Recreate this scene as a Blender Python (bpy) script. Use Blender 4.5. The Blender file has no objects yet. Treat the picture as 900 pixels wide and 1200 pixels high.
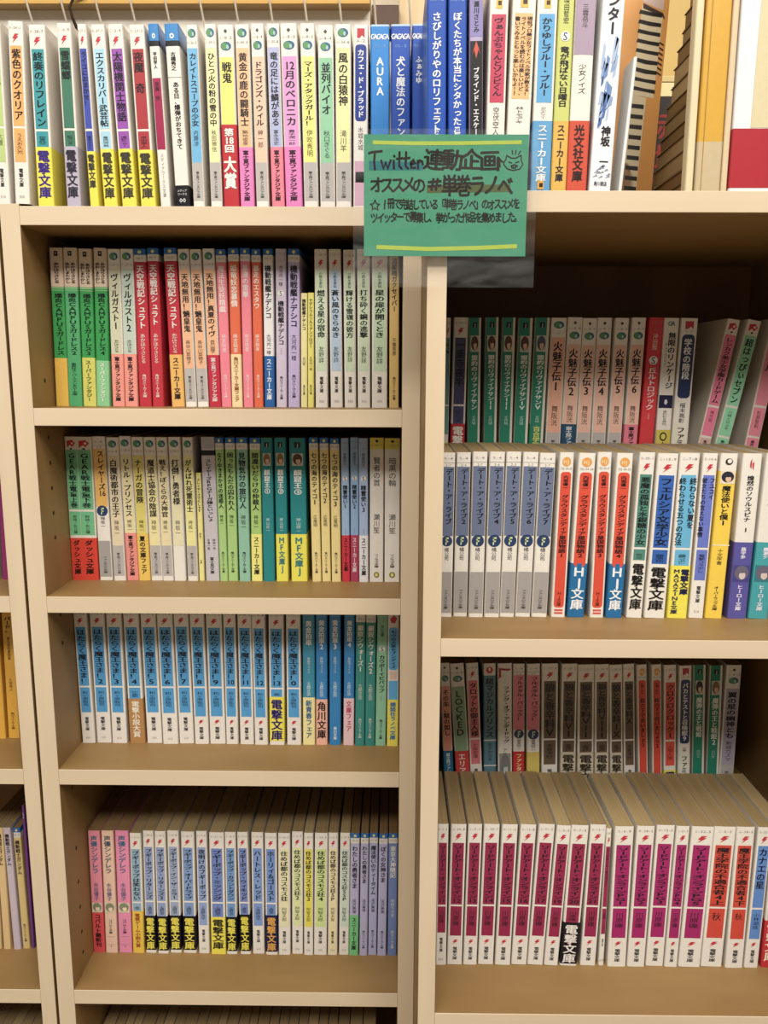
import bpy, math, random
from mathutils import Matrix, Vector
random.seed(7)
SC = bpy.context.scene
COL = SC.collection
MM = 0.001

# ------------------------------------------------------------ camera, light, exposure
cam_data = bpy.data.cameras.new('camera')
cam_data.sensor_fit = 'VERTICAL'; cam_data.sensor_height = 36.0
cam_data.lens = 933.88 / 1200 * 36.0
cam_data.clip_start = 0.02
cam = bpy.data.objects.new('camera', cam_data); COL.objects.link(cam)
PIT, YAW, ROL = 0.1701, -0.0086, 0.0040
fw = Vector((math.sin(YAW) * math.cos(PIT), math.cos(YAW) * math.cos(PIT), -math.sin(PIT)))
rt = Vector((math.cos(YAW), -math.sin(YAW), 0)); up = rt.cross(fw)
r2 = rt * math.cos(ROL) + up * math.sin(ROL); u2 = up * math.cos(ROL) - rt * math.sin(ROL)
m3 = Matrix((r2, u2, -fw)).transposed()
cam.matrix_world = Matrix.Translation(Vector((335.72, -749.04, -148.52)) * MM) @ m3.to_4x4()
SC.camera = cam

world = bpy.data.worlds.new('world'); SC.world = world; world.use_nodes = True
bg = world.node_tree.nodes['Background']
bg.inputs['Color'].default_value = (1.0, 0.93, 0.83, 1)
bg.inputs['Strength'].default_value = 0.25

def lamp(name, loc, target, size, power, col):
    l = bpy.data.lights.new(name, 'AREA'); l.shape = 'RECTANGLE'; l.size, l.size_y = size
    l.energy = power; l.color = col
    o = bpy.data.objects.new(name, l); COL.objects.link(o)
    o.location = loc
    o.rotation_euler = (Vector(target) - Vector(loc)).to_track_quat('-Z', 'Y').to_euler()
    return o
lamp('ceiling_or_fill_lamp', (-0.60, -1.05, 1.45), (0.1, 0.0, -0.8), (1.3, 0.2), 27.0, (1.0, 0.95, 0.86))
lamp('ceiling_or_fill_lamp', (1.25, -1.15, 1.45), (0.4, 0.0, -0.8), (1.3, 0.2), 30.0, (1.0, 0.95, 0.86))
lamp('ceiling_or_fill_lamp', (0.45, -2.2, 1.65), (0.3, 0.0, -1.0), (2.4, 0.4), 76.0, (1.0, 0.955, 0.89))  # added frontal fill that evens the light over the rows, not a ceiling tube

vs = SC.view_settings
SC.display_settings.display_device = 'sRGB'
vs.view_transform = 'Standard'; vs.look = 'None'; vs.gamma = 1.0; vs.use_curve_mapping = False
vs.exposure = -0.14

# ------------------------------------------------------------ colours and materials
def lin(h):
    if not isinstance(h, str): return h
    o = []
    for i in (0, 2, 4):
        v = int(h[i:i+2], 16) / 255
        o.append(v / 12.92 if v <= 0.04045 else ((v + 0.055) / 1.055) ** 2.4)
    return (o[0], o[1], o[2], 1.0)

def mat(name, rough=0.5, spec=0.5):
    m = bpy.data.materials.new(name); m.use_nodes = True
    b = m.node_tree.nodes['Principled BSDF']
    b.inputs['Roughness'].default_value = rough
    b.inputs['Specular IOR Level'].default_value = spec
    return m, m.node_tree, b

def noise_mat(name, c1, c2, scale, stretch=(1, 1, 1), rough=0.5, bump=0.0, spec=0.4, detail=4):
    m, nt, b = mat(name, rough, spec)
    tc = nt.nodes.new('ShaderNodeTexCoord'); mp = nt.nodes.new('ShaderNodeMapping')
    mp.inputs['Scale'].default_value = stretch
    n = nt.nodes.new('ShaderNodeTexNoise'); n.inputs['Scale'].default_value = scale; n.inputs['Detail'].default_value = detail
    r = nt.nodes.new('ShaderNodeValToRGB')
    r.color_ramp.elements[0].position = 0.3; r.color_ramp.elements[1].position = 0.7
    r.color_ramp.elements[0].color = lin(c1); r.color_ramp.elements[1].color = lin(c2)
    L = nt.links.new
    L(tc.outputs['Object'], mp.inputs['Vector']); L(mp.outputs[0], n.inputs['Vector'])
    L(n.outputs['Fac'], r.inputs['Fac']); L(r.outputs['Color'], b.inputs['Base Color'])
    if bump:
        bp = nt.nodes.new('ShaderNodeBump'); bp.inputs['Strength'].default_value = bump; bp.inputs['Distance'].default_value = 0.0005
        L(n.outputs['Fac'], bp.inputs['Height']); L(bp.outputs[0], b.inputs['Normal'])
    return m

def print_mat(name, rough, coat):
    m, nt, b = mat(name, rough, 0.28)
    a = nt.nodes.new('ShaderNodeVertexColor'); a.layer_name = 'Col'
    tc = nt.nodes.new('ShaderNodeTexCoord')
    n = nt.nodes.new('ShaderNodeTexNoise'); n.inputs['Scale'].default_value = 180; n.inputs['Detail'].default_value = 3
    mr = nt.nodes.new('ShaderNodeMapRange'); mr.inputs[3].default_value = 0.93; mr.inputs[4].default_value = 1.05
    mx = nt.nodes.new('ShaderNodeMix'); mx.data_type = 'RGBA'; mx.blend_type = 'MULTIPLY'; mx.inputs[0].default_value = 1.0
    L = nt.links.new
    L(tc.outputs['Object'], n.inputs['Vector']); L(n.outputs['Fac'], mr.inputs[0])
    L(a.outputs['Color'], mx.inputs[6]); L(mr.outputs[0], mx.inputs[7]); L(mx.outputs[2], b.inputs['Base Color'])
    b.inputs['Coat Weight'].default_value = coat; b.inputs['Coat Roughness'].default_value = 0.25
    return m

M_PRINT = print_mat('printed_cover', 0.45, 0.12)
M_GLOSS = print_mat('glossy_printed_cover', 0.34, 0.3)
M_MATTE = print_mat('printed_card', 0.85, 0.0)
M_WOOD = noise_mat('birch_melamine', 'c6b498', 'cebca2', 30, (1, 1, 0.15), 0.5, 0.05)
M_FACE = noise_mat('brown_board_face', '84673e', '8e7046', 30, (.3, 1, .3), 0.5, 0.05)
M_WOODH = noise_mat('birch_melamine_board', 'c6b498', 'cebca2', 30, (0.15, 1, 1), 0.5, 0.05)
M_BACK = noise_mat('brown_back_board', '6c4a28', '785430', 20, (1, 1, 0.3), 0.6)
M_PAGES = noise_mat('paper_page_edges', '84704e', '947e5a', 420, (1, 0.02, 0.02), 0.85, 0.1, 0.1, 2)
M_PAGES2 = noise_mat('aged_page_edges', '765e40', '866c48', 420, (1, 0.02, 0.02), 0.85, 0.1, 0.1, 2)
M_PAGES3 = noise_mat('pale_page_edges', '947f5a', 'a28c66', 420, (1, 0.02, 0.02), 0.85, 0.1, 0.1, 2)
M_DARK = noise_mat('dark_peg_hole', '2a1c10', '3a2818', 60, (1, 1, 1), 0.8)

def inkc(h):
    r, g, b, a = lin(h); l = .3 * r + .59 * g + .11 * b; k = .86
    return tuple(k * (l + (v - l) * .89) for v in (r, g, b)) + (a,)

# ------------------------------------------------------------ mesh helper
class MB:
    def __init__(s): s.v = []; s.f = []; s.c = []
    def poly(s, pts, col):
        n = len(s.v); c = inkc(col)
        s.v += [(p[0] * MM, p[1] * MM, p[2] * MM) for p in pts]
        s.c += [c] * len(pts); s.f.append(tuple(range(n, n + len(pts))))
    def box(s, x0, x1, y0, y1, z0, z1, col='ffffff', skip=''):
        P = [(x0,y0,z0),(x1,y0,z0),(x1,y1,z0),(x0,y1,z0),(x0,y0,z1),(x1,y0,z1),(x1,y1,z1),(x0,y1,z1)]
        for k, q in (('b',(3,2,1,0)),('t',(4,5,6,7)),('f',(0,1,5,4)),('r',(1,2,6,5)),('k',(2,3,7,6)),('l',(3,0,4,7))):
            if k not in skip: s.poly([P[i] for i in q], col)
    def add(s, verts, faces, col):
        n = len(s.v); s.v += verts; s.c += [inkc(col)] * len(verts)
        s.f += [tuple(i + n for i in f) for f in faces]
    def tube(s, pts, r, col, n=6):
        rings = []
        for i, p in enumerate(pts):
            p = Vector(p)
            d = (Vector(pts[min(i+1, len(pts)-1)]) - Vector(pts[max(i-1, 0)])).normalized()
            a = d.orthogonal().normalized(); b = d.cross(a)
            rings.append([tuple(p + (a * math.cos(t) + b * math.sin(t)) * r) for t in [2*math.pi*k/n for k in range(n)]])
        for i in range(len(rings) - 1):
            for k in range(n):
                s.poly([rings[i][k], rings[i][(k+1) % n], rings[i+1][(k+1) % n], rings[i+1][k]], col)
        s.poly(rings[0][::-1], col); s.poly(rings[-1], col)
    def build(s, name, m, parent=None):
        me = bpy.data.meshes.new(name); me.from_pydata(s.v, [], s.f)
        if s.v:
            a = me.color_attributes.new('Col', 'FLOAT_COLOR', 'POINT')
            flat = []
            for c in s.c: flat.extend(c)
            a.data.foreach_set('color', flat)
        me.materials.append(m); me.update()
        o = bpy.data.objects.new(name, me); COL.objects.link(o)
        if parent: o.parent = parent
        return o

def build_groups(mb, name, m, parent, gap=0.013):
    """print that stands well apart on a spine (title, author, imprint) becomes a part of its own"""
    if not mb.f: return []
    items = sorted(((min(mb.v[i][2] for i in f), max(mb.v[i][2] for i in f), f) for f in mb.f), key=lambda q: q[0])
    groups = [[items[0]]]; hi = items[0][1]
    for it in items[1:]:
        if it[0] - hi > gap: groups.append([])
        groups[-1].append(it); hi = max(hi, it[1])
    out = []
    for g in groups:
        q = MB(); mp = {}
        for _, _, f in g:
            for i in f:
                if i not in mp: mp[i] = len(q.v); q.v.append(mb.v[i]); q.c.append(mb.c[i])
            q.f.append(tuple(mp[i] for i in f))
        out.append(q.build(name, m, parent))
    return out

def bevel(o, w=0.6):
    md = o.modifiers.new('bevel', 'BEVEL'); md.width = w * MM; md.segments = 2; md.limit_method = 'ANGLE'
    bpy_weld = o.modifiers.new('weld', 'WELD'); bpy_weld.merge_threshold = 1e-6
    # weld must come first
    o.modifiers.move(1, 0)
    return o

def thing(name, label, cat, loc=(0, 0, 0), group=None):
    o = bpy.data.objects.new(name, None); COL.objects.link(o); o.empty_display_size = 0.02
    o.location = [v * MM for v in loc]; o['label'] = label; o['category'] = cat
    if group: o['group'] = group
    return o

# ------------------------------------------------------------ lettering: glyph outlines of the built-in font
_cu = bpy.data.curves.new('glyph', 'FONT'); _cu.resolution_u = 2; _cu.size = 1
_ob = bpy.data.objects.new('glyph', _cu); COL.objects.link(_ob)
_cache = {}
def glyph(ch, off):
    k = (ch, off)
    if k not in _cache:
        _cu.body = ch; _cu.offset = off
        dg = bpy.context.evaluated_depsgraph_get(); dg.update()
        me = bpy.data.meshes.new_from_object(_ob.evaluated_get(dg))
        v = [(p.co.x, p.co.y) for p in me.vertices]; f = [tuple(q.vertices) for q in me.polygons]
        bpy.data.meshes.remove(me)
        _cache[k] = (v, f)
    return _cache[k]
ROT = set('ー〜～…（）()「」―-—・/')
SMALL = set('ぁぃぅぇぉっゃゅょァィゥェォッャュョ、。')
def put(mb, ch, cx, cz, w, h, col, y, off, vert=True, tilt=0.0):
    if ch in ' 　': return
    v, f = glyph(ch, 0.0)
    if not v: return
    asc = ord(ch) < 256
    if asc:
        xs = [p[0] for p in v]; mx = (min(xs) + max(xs)) / 2; my = 0.35; k = 1.2
    else: mx, my, k = 0.5, 0.38, 1.05
    out = []
    for x, z in v:
        a, b = (x - mx) * k, (z - my) * k
        if vert and ch in ROT and ch not in '・/': a, b = b, -a
        if vert and ch in SMALL: a += 0.08; b += 0.06
        a, b = a * w, b * h
        if tilt: a, b = a * math.cos(tilt) - b * math.sin(tilt), a * math.sin(tilt) + b * math.cos(tilt)
        out.append(((cx + a) * MM, y * MM, (cz + b) * MM))
    if off < 0.01: mb.add(out, f, col); return
    bx, bz = off * w * 1.5 * MM, off * h * .8 * MM      # bold: the outline laid down three times, slightly apart
    for dx, dz, dy in ((-bx, -bz, 0), (bx, -bz, -.004 * MM), (0, bz, -.008 * MM)):
        mb.add([(p[0] + dx, p[1] + dy, p[2] + dz) for p in out], f, col)

def cells(t):
    out = []; run = ''
    for ch in t:
        if ch.isdigit() and ord(ch) < 128: run += ch; continue
        if run: out.append(run); run = ''
        out.append(ch)
    if run: out.append(run)
    return out
def vtext(mb, t, cx, z0, z1, w, col, y, off=0.022, fill=True, maxr=1.06):
    """vertical line of lettering from height z1 down to z0; w is the glyph width in mm"""
    cs = cells(t)
    if not cs: return
    step = (z1 - z0) / len(cs)
    step = min(step, w * maxr)
    for i, c in enumerate(cs):
        cz = z1 - (i + 0.5) * step
        if len(c) == 1: put(mb, c, cx, cz, w, step * 0.97, col, y, off)
        else:
            for k, d in enumerate(c): put(mb, d, cx + (k - (len(c) - 1) / 2) * w * 0.5, cz, w * 0.8, step * .97, col, y, off)
def htext(mb, t, cx, cz, size, total, col, y, off=0.0):
    n = len(t); adv = min(total / n, size * 0.62 if all(ord(c) < 256 for c in t) else size)
    for i, c in enumerate(t):
        put(mb, c, cx + (i - (n - 1) / 2) * adv, cz, adv * (1.55 if ord(c) < 256 else 1), size, col, y, off, vert=False)
def ellipse(mb, cx, cz, rx, rz, col, y, n=14):
    mb.poly([(cx + rx * math.cos(2*math.pi*k/n), y, cz + rz * math.sin(2*math.pi*k/n)) for k in range(n)], col)
BOLT = [(.42,1),(1.05,.95),(.62,.42),(1,.42),(-.05,-1.05),(.34,-.08),(-.02,-.05)]
def bolt(mb, cx, cz, w, h, y, col='cc2436'):
    mb.poly([(cx + (x - .5) * w, y, cz + z * h / 2) for x, z in BOLT], col)

# ------------------------------------------------------------ a paperback
DEP = 105.0
def wrap(mb, w, y0, z0, z1, col, r=1.3, depth=DEP, grow=0.0, side=None):
    """spine with rounded corners and the two cover sides between heights z0 and z1"""
    h = w / 2 + grow; r = min(r, w * .3)
    prof = [(-h, r * 1.6), (-h + r * .12, r * .7), (-h + r * .45, r * .22), (-h + r, 0), (0, -0.12), (h - r, 0), (h - r * .45, r * .22), (h - r * .12, r * .7), (h, r * 1.6)]
    prof = [(x, y0 + y - grow) for x, y in prof]
    for a, b in zip(prof, prof[1:]):
        mb.poly([(a[0], a[1], z0), (b[0], b[1], z0), (b[0], b[1], z1), (a[0], a[1], z1)], col)
    sc = side or col
    mb.poly([(-h, y0 + depth, z0), (prof[0][0], prof[0][1], z0), (prof[0][0], prof[0][1], z1), (-h, y0 + depth, z1)], sc)
    mb.poly([(h, prof[-1][1], z0), (h, y0 + depth, z0), (h, y0 + depth, z1), (h, prof[-1][1], z1)], sc)
    return prof

def portrait(mb, x0, x1, z0, z1, y, hair, skin='e2b898', bgc='c8c4b8'):
    cx, cz = (x0 + x1) / 2, (z0 + z1) / 2; w, h = x1 - x0, z1 - z0
    mb.poly([(x0, y, z0), (x1, y, z0), (x1, y, z1), (x0, y, z1)], bgc)
    ellipse(mb, cx, cz + h * .04, w * .44, h * .44, hair, y - .02)
    ellipse(mb, cx + w * .06, cz - h * .12, w * .2, h * .25, skin, y - .04)
    mb.poly([(cx - w * .3, y - .05, cz), (cx + w * .34, y - .05, cz + h * .04), (cx + w * .1, y - .05, cz + h * .4), (cx - w * .2, y - .05, cz + h * .36)], hair)

GREY = '8a8680'; INK = '16141c'
def make_book(name, X, w, lean, Y, H, T, c, title, author, obi, look, kw, zs, label, group):
    th = math.radians(lean)
    root = thing(name, label, 'book', (X + w / 2 * math.cos(th), Y, zs + abs(w / 2 * math.sin(th)) + 0.02), group)
    root.rotation_euler = (0, th, 0)
    cv, tx = MB(), MB()
    gloss = T in ('G', 'KB', 'MW', 'MB', 'OV', 'HW', 'FM')
    base = {'G': c, 'J': c, 'JT': 'ddd8c8', 'KB': c, 'K': 'b0a4c8', 'X': c, 'S': c, 'SF': 'ddc6ac', 'CB': c, 'KY': c, 'KR2': c, 'XL': c,
            'SD': 'e4dccc', 'SD2': 'e8e0d2', 'MT': 'e8ebef'}.get(T, 'ece5da')
    F = lambda f: H * (1 - f)
    y1, y2 = -0.2, -0.3           # printed panels, then lettering, proud of the spine by fractions of a millimetre
    segs = [(0.0, 1.0, base)]
    def band(a, b, col):
        nonlocal segs
        n = []
        for s0, s1, sc_ in segs:
            if s0 < a: n.append((s0, min(s1, a), sc_))
            if s1 > b: n.append((max(s0, b), s1, sc_))
        n.append((a, b, col)); segs = sorted(n)
    def panel(a, b, col, ins=0.1):
        h = w * (0.5 - ins)
        cv.poly([(-h, y1, F(b)), (h, y1, F(b)), (h, y1, F(a)), (-h, y1, F(a))], col)
    def rpanel(a, b, col, ins=0.12):
        h = w * (0.5 - ins); r = h * .6; z0, z1 = F(b), F(a); pts = []
        for (cx, cz, a0) in ((h - r, z1 - r, 0), (-h + r, z1 - r, 90), (-h + r, z0 + r, 180), (h - r, z0 + r, 270)):
            for k in range(4):
                t = math.radians(a0 + k * 30); pts.append((cx + r * math.cos(t), y1, cz + r * math.sin(t)))
        cv.poly(pts, col)
    top = obi[0] if obi else 1.0
    tc = kw.get('tc', INK)
    def ttl(a, b, t=title, col=None, k=0.6, x=0.0, off=0.022):
        parts = t.split('|')
        n = len(parts)
        if n == 1: vtext(tx, t, x * w, F(b), F(a), w * k, col or tc, y2, off)
        else:
            for i, q in enumerate(parts):
                vtext(tx, q, w * (0.26 - 0.52 * i / (n - 1)), F(b), F(a), w * (0.7 / n), col or tc, y2, off)
    def aut(a, b, col=None, k=0.42, off=0.008): vtext(tx, author, 0, F(min(b, top - .01)), F(a), w * k, col or tc, y2, off)
    def small(a, b, t, col=INK, k=0.3, off=0.012):
        if top >= b: vtext(tx, t, 0, F(b), F(a), w * k, col, y2, off, maxr=1.3)
    def code(f, t=None, col=GREY):
        t = t or '%s-%d-%d' % (random.choice('かこたふ'), random.randint(1, 40), random.randint(1, 9))
        htext(tx, t, 0, F(f), 2.6, w * .8, col, y2)
    SP, SA = kw.get('split', .565), .765
    if T == 'D':
        code(.035)
        bolt(tx, 0, F(.09), w * .4, 7.4, y2)
        soft = kw.get('soft')
        p0 = .27 if False else .13
        end = min(SA if not kw.get('b2') else .79, top)
        if kw.get('nofoot'): end = .99
        if soft: panel(p0, end, c, .12)
        else:
            panel(p0, SP, c, .13); panel(SP + .013, end, c, .13)
        if kw.get('tf'): vtext(tx, '小説水滸伝', 0, F(.24), F(.14), w * .26, INK, y2, .01)
        ttl(kw.get('tf', .145), SP - .012)
        aut(.605, .72)
        if kw.get('b2'):
            bolt(tx, 0, F(.835), w * .34, 5.5, y2); small(.87, .965, '電撃文庫')
        else:
            small(.80, .905, '電撃文庫')
            if top > .97: htext(tx, kw.get('pr') or str(random.choice((510, 550, 590, 610))), 0, F(.96), 2.6, w * .7, GREY, y2)
    elif T in ('F', 'F2'):
        o = 0.0
        if T == 'F2':
            ellipse(tx, 0, F(.035), w * .12, 1.8, '4a4846', y2, 4); code(.07, 'ふ-8-%d' % random.randint(1, 9)); o = .07
        else: code(.095)
        ellipse(tx, 0, F(.045 + o), w * .34, 3.6, '2e6a8c', y2)
        ellipse(tx, -w * .1, F(.045 + o), w * .2, 2.8, '5a9a5c', y2 - .05)
        ellipse(tx, w * .1, F(.05 + o), w * .08, 1.8, 'a8c8c0', y2 - .08)
        panel(.125 + o * .7, min(.75, top), c, .08)
        ttl(.15 + o * .7, .55)
        aut(.57, .725)
        if not kw.get('nofoot') and top > .97:
            panel(.75, .965, 'b9b3ae', .08); small(.80, .95, '富士見ファンタジア文庫', '4a4642')
    elif T == 'S':
        band(0, .038, '1c6cb8' if 'cap' not in kw else kw['cap']); band(.038, .08, 'e4dfd6')
        ellipse(tx, 0, F(.02), w * .14, 1.6, 'e8e070', y2); code(.058, '%d-%d' % (random.randint(10, 90), random.randint(1, 12)))
        ttl(.10, .50); aut(.53, .72); small(.79, .94, '角川スニーカー文庫', tc, .32)
    elif T == 'SM':
        band(0, .075, 'e8d83c'); ellipse(tx, 0, F(.022), w * .12, 1.5, INK, y2, 5); code(.05); ttl(.13, .33, k=.5, off=0.0)
        aut(.52, .66, k=.45); small(.80, .90, 'ソノラマ文庫'); ellipse(tx, 0, F(.95), w * .2, 3.2, '8a8420', y2); ellipse(tx, 0, F(.95), w * .1, 1.8, 'e8dc8c', y2 - .05)
    elif T in ('J', 'JT'):
        if T == 'JT':
            panel(0, .995, c, .04); cv.poly([(w*.33, y1-.03, 0), (w*.5, y1-.03, 0), (w*.5, y1-.03, H), (w*.33, y1-.03, H)], 'ddd8c8')
        tx.box(-w * .18, w * .18, y2, y2 + .05, F(.065), F(.03), '101216', skip='k')
        htext(tx, 'J', 0, F(.048), 3.6, w * .5, 'e8e8e8', y2 - .05, .01)
        hair = random.choice(('5a3a2c', '8a6a40', '4a5a68', '3a2c34', '9a7a70'))
        portrait(tx, -w * .34, w * .34, F(.19 if T == 'J' else .22), F(.105 if T == 'J' else .115), y2, hair)
        ttl(.215 if T == 'J' else .24, .39 if T == 'J' else .60, col='eef0ec', k=.5); aut(.55 if T == 'J' else .64, .70, col='c8dcd4', k=.3)
    elif T == 'G':
        band(0, .01, 'b8d0e8'); htext(tx, 'GAGAGA', 0, F(.065), 5.2, w * .92, 'eef2f6', y2, .02)
        code(.115, 'ガ%s-%d' % (random.choice('たさし'), random.randint(1, 9)), '8ab4e0')
        ttl(.17, .17 + min(.60, .075 * len(title)), col='f2f4f6', k=.46, off=.02)
        aut(.70, .85, col='e8eef4', k=.34)
    elif T == 'KB':
        band(0, .03, '2a6a9a'); ttl(.07, .32, col='eef4f4', k=.5); vtext(tx, '電脳ヴォイス', 0, F(.46), F(.34), w * .26, 'd0e4ec', y2, 0)
        aut(.52, .64, 'e8f0f2', .34); small(.86, .96, kw.get('foot', ''), 'e8f0f2')
    elif T == 'KR':
        tx.poly([(-w*.3, y2, F(.06)), (0, y2, F(.03)), (w*.3, y2, F(.055)), (w*.1, y2, F(.09)), (-w*.2, y2, F(.085))], 'd0243c')
        rpanel(.12, .43, c, .1); ttl(.14, .42, k=.45); panel(.44, .50, 'e8c8b0', .2); panel(.51, top, c, .1)
    elif T == 'KR2':
        band(0, .09, 'e4dccc'); ellipse(tx, 0, F(.05), w * .3, 4, 'c8302c', y2, 6); ellipse(tx, 0, F(.045), w * .1, 2, 'e8dccc', y2 - .05)
        ttl(.11, .56, k=.62); aut(.6, .74, k=.36); panel(.575, .585, 'd8d8d0', 0); panel(.77, .78, 'd8d8d0', 0)
    elif T in ('SD', 'SD2'):
        tx.poly([(-w*.3, y2, F(.075)), (-w*.3, y2, F(.03)), (w*.1, y2, F(.022)), (w*.34, y2, F(.045)), (w*.1, y2, F(.07)), (-w*.05, y2, F(.055))], 'cc2430')
        ellipse(tx, w * .1, F(.045), w * .09, 1.2, 'f0e0d4', y2 - .05); ellipse(tx, 0, F(.083), w * .09, .9, INK, y2)
        a0 = .10 if T == 'SD2' else .09
        panel(a0, .50 if T == 'SD' else .565, c, .08); panel(.515 if T == 'SD' else .58, min(top, .69) - .01 if T == 'SD' else .77, c, .08)
        ttl(a0 + .02, .49 if T == 'SD' else .55, k=.56); aut(.60 if T == 'SD2' else .54, .67 if T == 'SD' else .73, k=.3)
        if T == 'SD2': panel(.785, .98, 'd8b0a0' if c == 'ee7c9c' else c, .08); small(.80, .90, '集英社文庫')
    elif T == 'FO' or T == 'FD':
        code(.035, 'た-4'); panel(.06, .062, GREY, 0); code(.075, '2-%d' % random.randint(1, 7))
        e = .50 if T == 'FD' else .53
        if T == 'FO': e = .48
        panel(.085, e, c, .06)
        ttl(.095, e - .07, k=.52, x=.08)
        ellipse(cv, 0, F(e + .03), w * .42, w * .42, '27406a', y1 - .05, 16)
        tx.box(-w * .1, -w * .02, y2, y2 + .05, F(e + .055), F(e + .01), 'd8e2a0'); tx.box(-w*.1, w*.14, y2, y2+.05, F(e + .018), F(e + .008), 'd8e2a0'); tx.box(-w*.1, w*.1, y2, y2+.05, F(e+.036), F(e+.028), 'd8e2a0')
        aut(e + .07, e + .15, k=.34)
        if top > .9: panel(.72, .975, 'a8a29e', .06); small(.83, .95, 'ファンタジア文庫', '3a3632')
    elif T == 'HJ':
        ellipse(tx, 0, F(.055), w * .3, 4.2, 'e89c3c', y2); htext(tx, 'HJ', 0, F(.055), 4, w * .45, 'f6dca8', y2 - .05, .02)
        code(.095, 'う02-04-0%d' % random.randint(1, 4))
        rpanel(.115, .94 if top > .9 else top + .02, c, .14)
        vtext(tx, author, 0, F(.22), F(.135), w * .34, INK, y2, .02)
        ttl(.25, .63, k=.5)
        if top > .9:
            small(.84, .93, 'HJ文庫', '5a1a10'); panel(.95, .962, 'dc5040', .2); panel(.968, .98, 'dc5040', .2)
    elif T == 'OV':
        band(.105, 1.0, c); ellipse(tx, 0, F(.05), w * .22, 3.0, '3a342c', y2); ellipse(tx, w * .03, F(.047), w * .13, 1.9, 'ece5da', y2 - .05)
        portrait(tx, -w * .42, w * .42, F(.18), F(.105), y2, '2c2c38', bgc='e8d8c0')
        ttl(.19, .43, k=.5); aut(.57, .67, k=.34); small(.80, .95, 'オーバーラップ文庫'); panel(.545, .552, 'f4ecc0', 0)
    elif T == 'HW':
        band(.53, 1.0, c); tx.poly([(-w*.1, y2, F(.05)), (-w*.02, y2, F(.03)), (-w*.02, y2, F(.09)), (-w*.1, y2, F(.08))], 'cc2440')
        tx.poly([(w*.0, y2, F(.06)), (w*.1, y2, F(.05)), (w*.1, y2, F(.1)), (w*.03, y2, F(.085))], 'cc2440')
        ttl(.13, .47, k=.36); vtext(tx, author, 0, F(.63), F(.56), w * .26, 'e8e4f4', y2)
        portrait(tx, -w * .42, w * .42, F(.77), F(.67), y2, '6a6478', 'd8c4c0', '4a4488' if c == '5a55a4' else '2c7c88')
        vtext(tx, 'ヒーロー文庫', 0, F(.95), F(.79), w * .3, 'e8e4f4', y2)
    elif T == 'FM':
        tx.poly([(-w*.25, y2, F(.07)), (-w*.25, y2, F(.02)), (w*.25, y2, F(.02)), (w*.25, y2, F(.07)), (w*.08, y2, F(.055)), (-w*.08, y2, F(.07))], 'c42c38')
        code(.085, 'み-2'); rpanel(.105, .52 if c != '24386c' else .59, c, .12); ttl(.13, .50 if c != '24386c' else .57, col='eef0f2', k=.46)
        aut(.55 if c != '24386c' else .62, .70 if c != '24386c' else .76, INK, .36)
        if not obi: panel(.74, .99, 'd8a8c0', .1); panel(.80, .86, 'a85c7c', .15)
    elif T == 'K':
        panel(0, .28, '8c84bc', .05); code(.04); panel(0, .09, 'ece5da', .05); vtext(tx, author, 0, F(.29), F(.12), w * .4, INK, y2)
        tx.poly([(-w*.3, y2, F(.36)), (0, y2, F(.30)), (w*.3, y2, F(.36)), (w*.15, y2, F(.34)), (0, y2, F(.38)), (-w*.15, y2, F(.34))], 'd05040')
        panel(.30, 1.0, c, .05); ttl(.42, .80, col='eeeaf0', k=.44)
    elif T == 'C':
        tx.box(-w*.16, w*.16, y2, y2 + .05, F(.15), F(.10), 'd8b840'); tx.box(-w*.06, w*.12, y2 - .05, y2, F(.135), F(.115), '4a3420')
        code(.05); panel(.175, .58 if c != 'f2b878' else .565, c, .12)
        nt = '|' in title
        ttl(.19, .55, k=.5, col='3c0c24' if c == 'c83c5c' else INK)
        aut(.60, .68 if obi else .74, '4a4448', .34)
        if not obi: panel(.80, .806, 'c83c5c', .1); small(.84, .94, '星海社', INK)
        if c == '5aa8dc': tx.box(-w*.16, w*.16, y2-.3, y2 - .25, F(.99), F(.95), 'e8a830'); tx.box(-w*.06, w*.12, y2 - .35, y2-.3, F(.98), F(.96), '2c2018')
    elif T in ('MW', 'MB'):
        band(0, .09, '2c86cc'); band(.09, .12, '14141a'); ellipse(tx, 0, F(.065), w * .16, 2.2, 'e8ecf0', y2); ellipse(tx, 0, F(.065), w * .07, 1, '2c86cc', y2 - .05)
        vtext(tx, author, 0, F(.25), F(.15), w * .36, INK, y2)
        if T == 'MW': panel(.29, .68, c, .1); ttl(.31, .48, k=.4, col='4a0c28'); small(.70, .96, 'メディアワークス文庫', '8a8890', .32, 0)
        else:
            panel(.285, .288, '8a8680', 0); ttl(.31, .68, k=.42, x=.06); band(.88, 1.0, '16161c')
            htext(tx, 'メディア', 0, F(.91), 2.4, w * .7, 'e8e8e8', y2); htext(tx, 'ワークス', 0, F(.93), 2.4, w * .7, 'e8e8e8', y2)
            for sx in (-1, 1): ellipse(tx, sx * w * .12, F(.965), w * .12, 1.9, 'e8e8e8', y2, 4); ellipse(tx, sx * w * .12, F(.965), w * .07, 1.1, '16161c', y2 - .05, 4)
    elif T == 'MT':
        random.seed(5)
        for k in range(26):
            cx, cz = random.uniform(-.3, .3) * w, F(random.uniform(.3, .66)); a, b = random.uniform(.06, .16) * w, random.uniform(3, 9)
            tx.poly([(cx - a, y1, cz - b), (cx + a * .4, y1 - .01 * k / 10, cz - b * .6), (cx + a, y1, cz + b), (cx - a * .2, y1, cz + b * 1.3)], random.choice(('6a8cc4', '8aa4d0', '4a6cae', 'a8bcdc')))
        for k in range(12):
            cx, cz = random.uniform(-.35, .35) * w, F(random.uniform(.88, .94))
            tx.poly([(cx - 2, y1, cz - 1), (cx + 2, y1, cz), (cx + 1, y1, cz + 1.4)], '8890a8')
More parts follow.
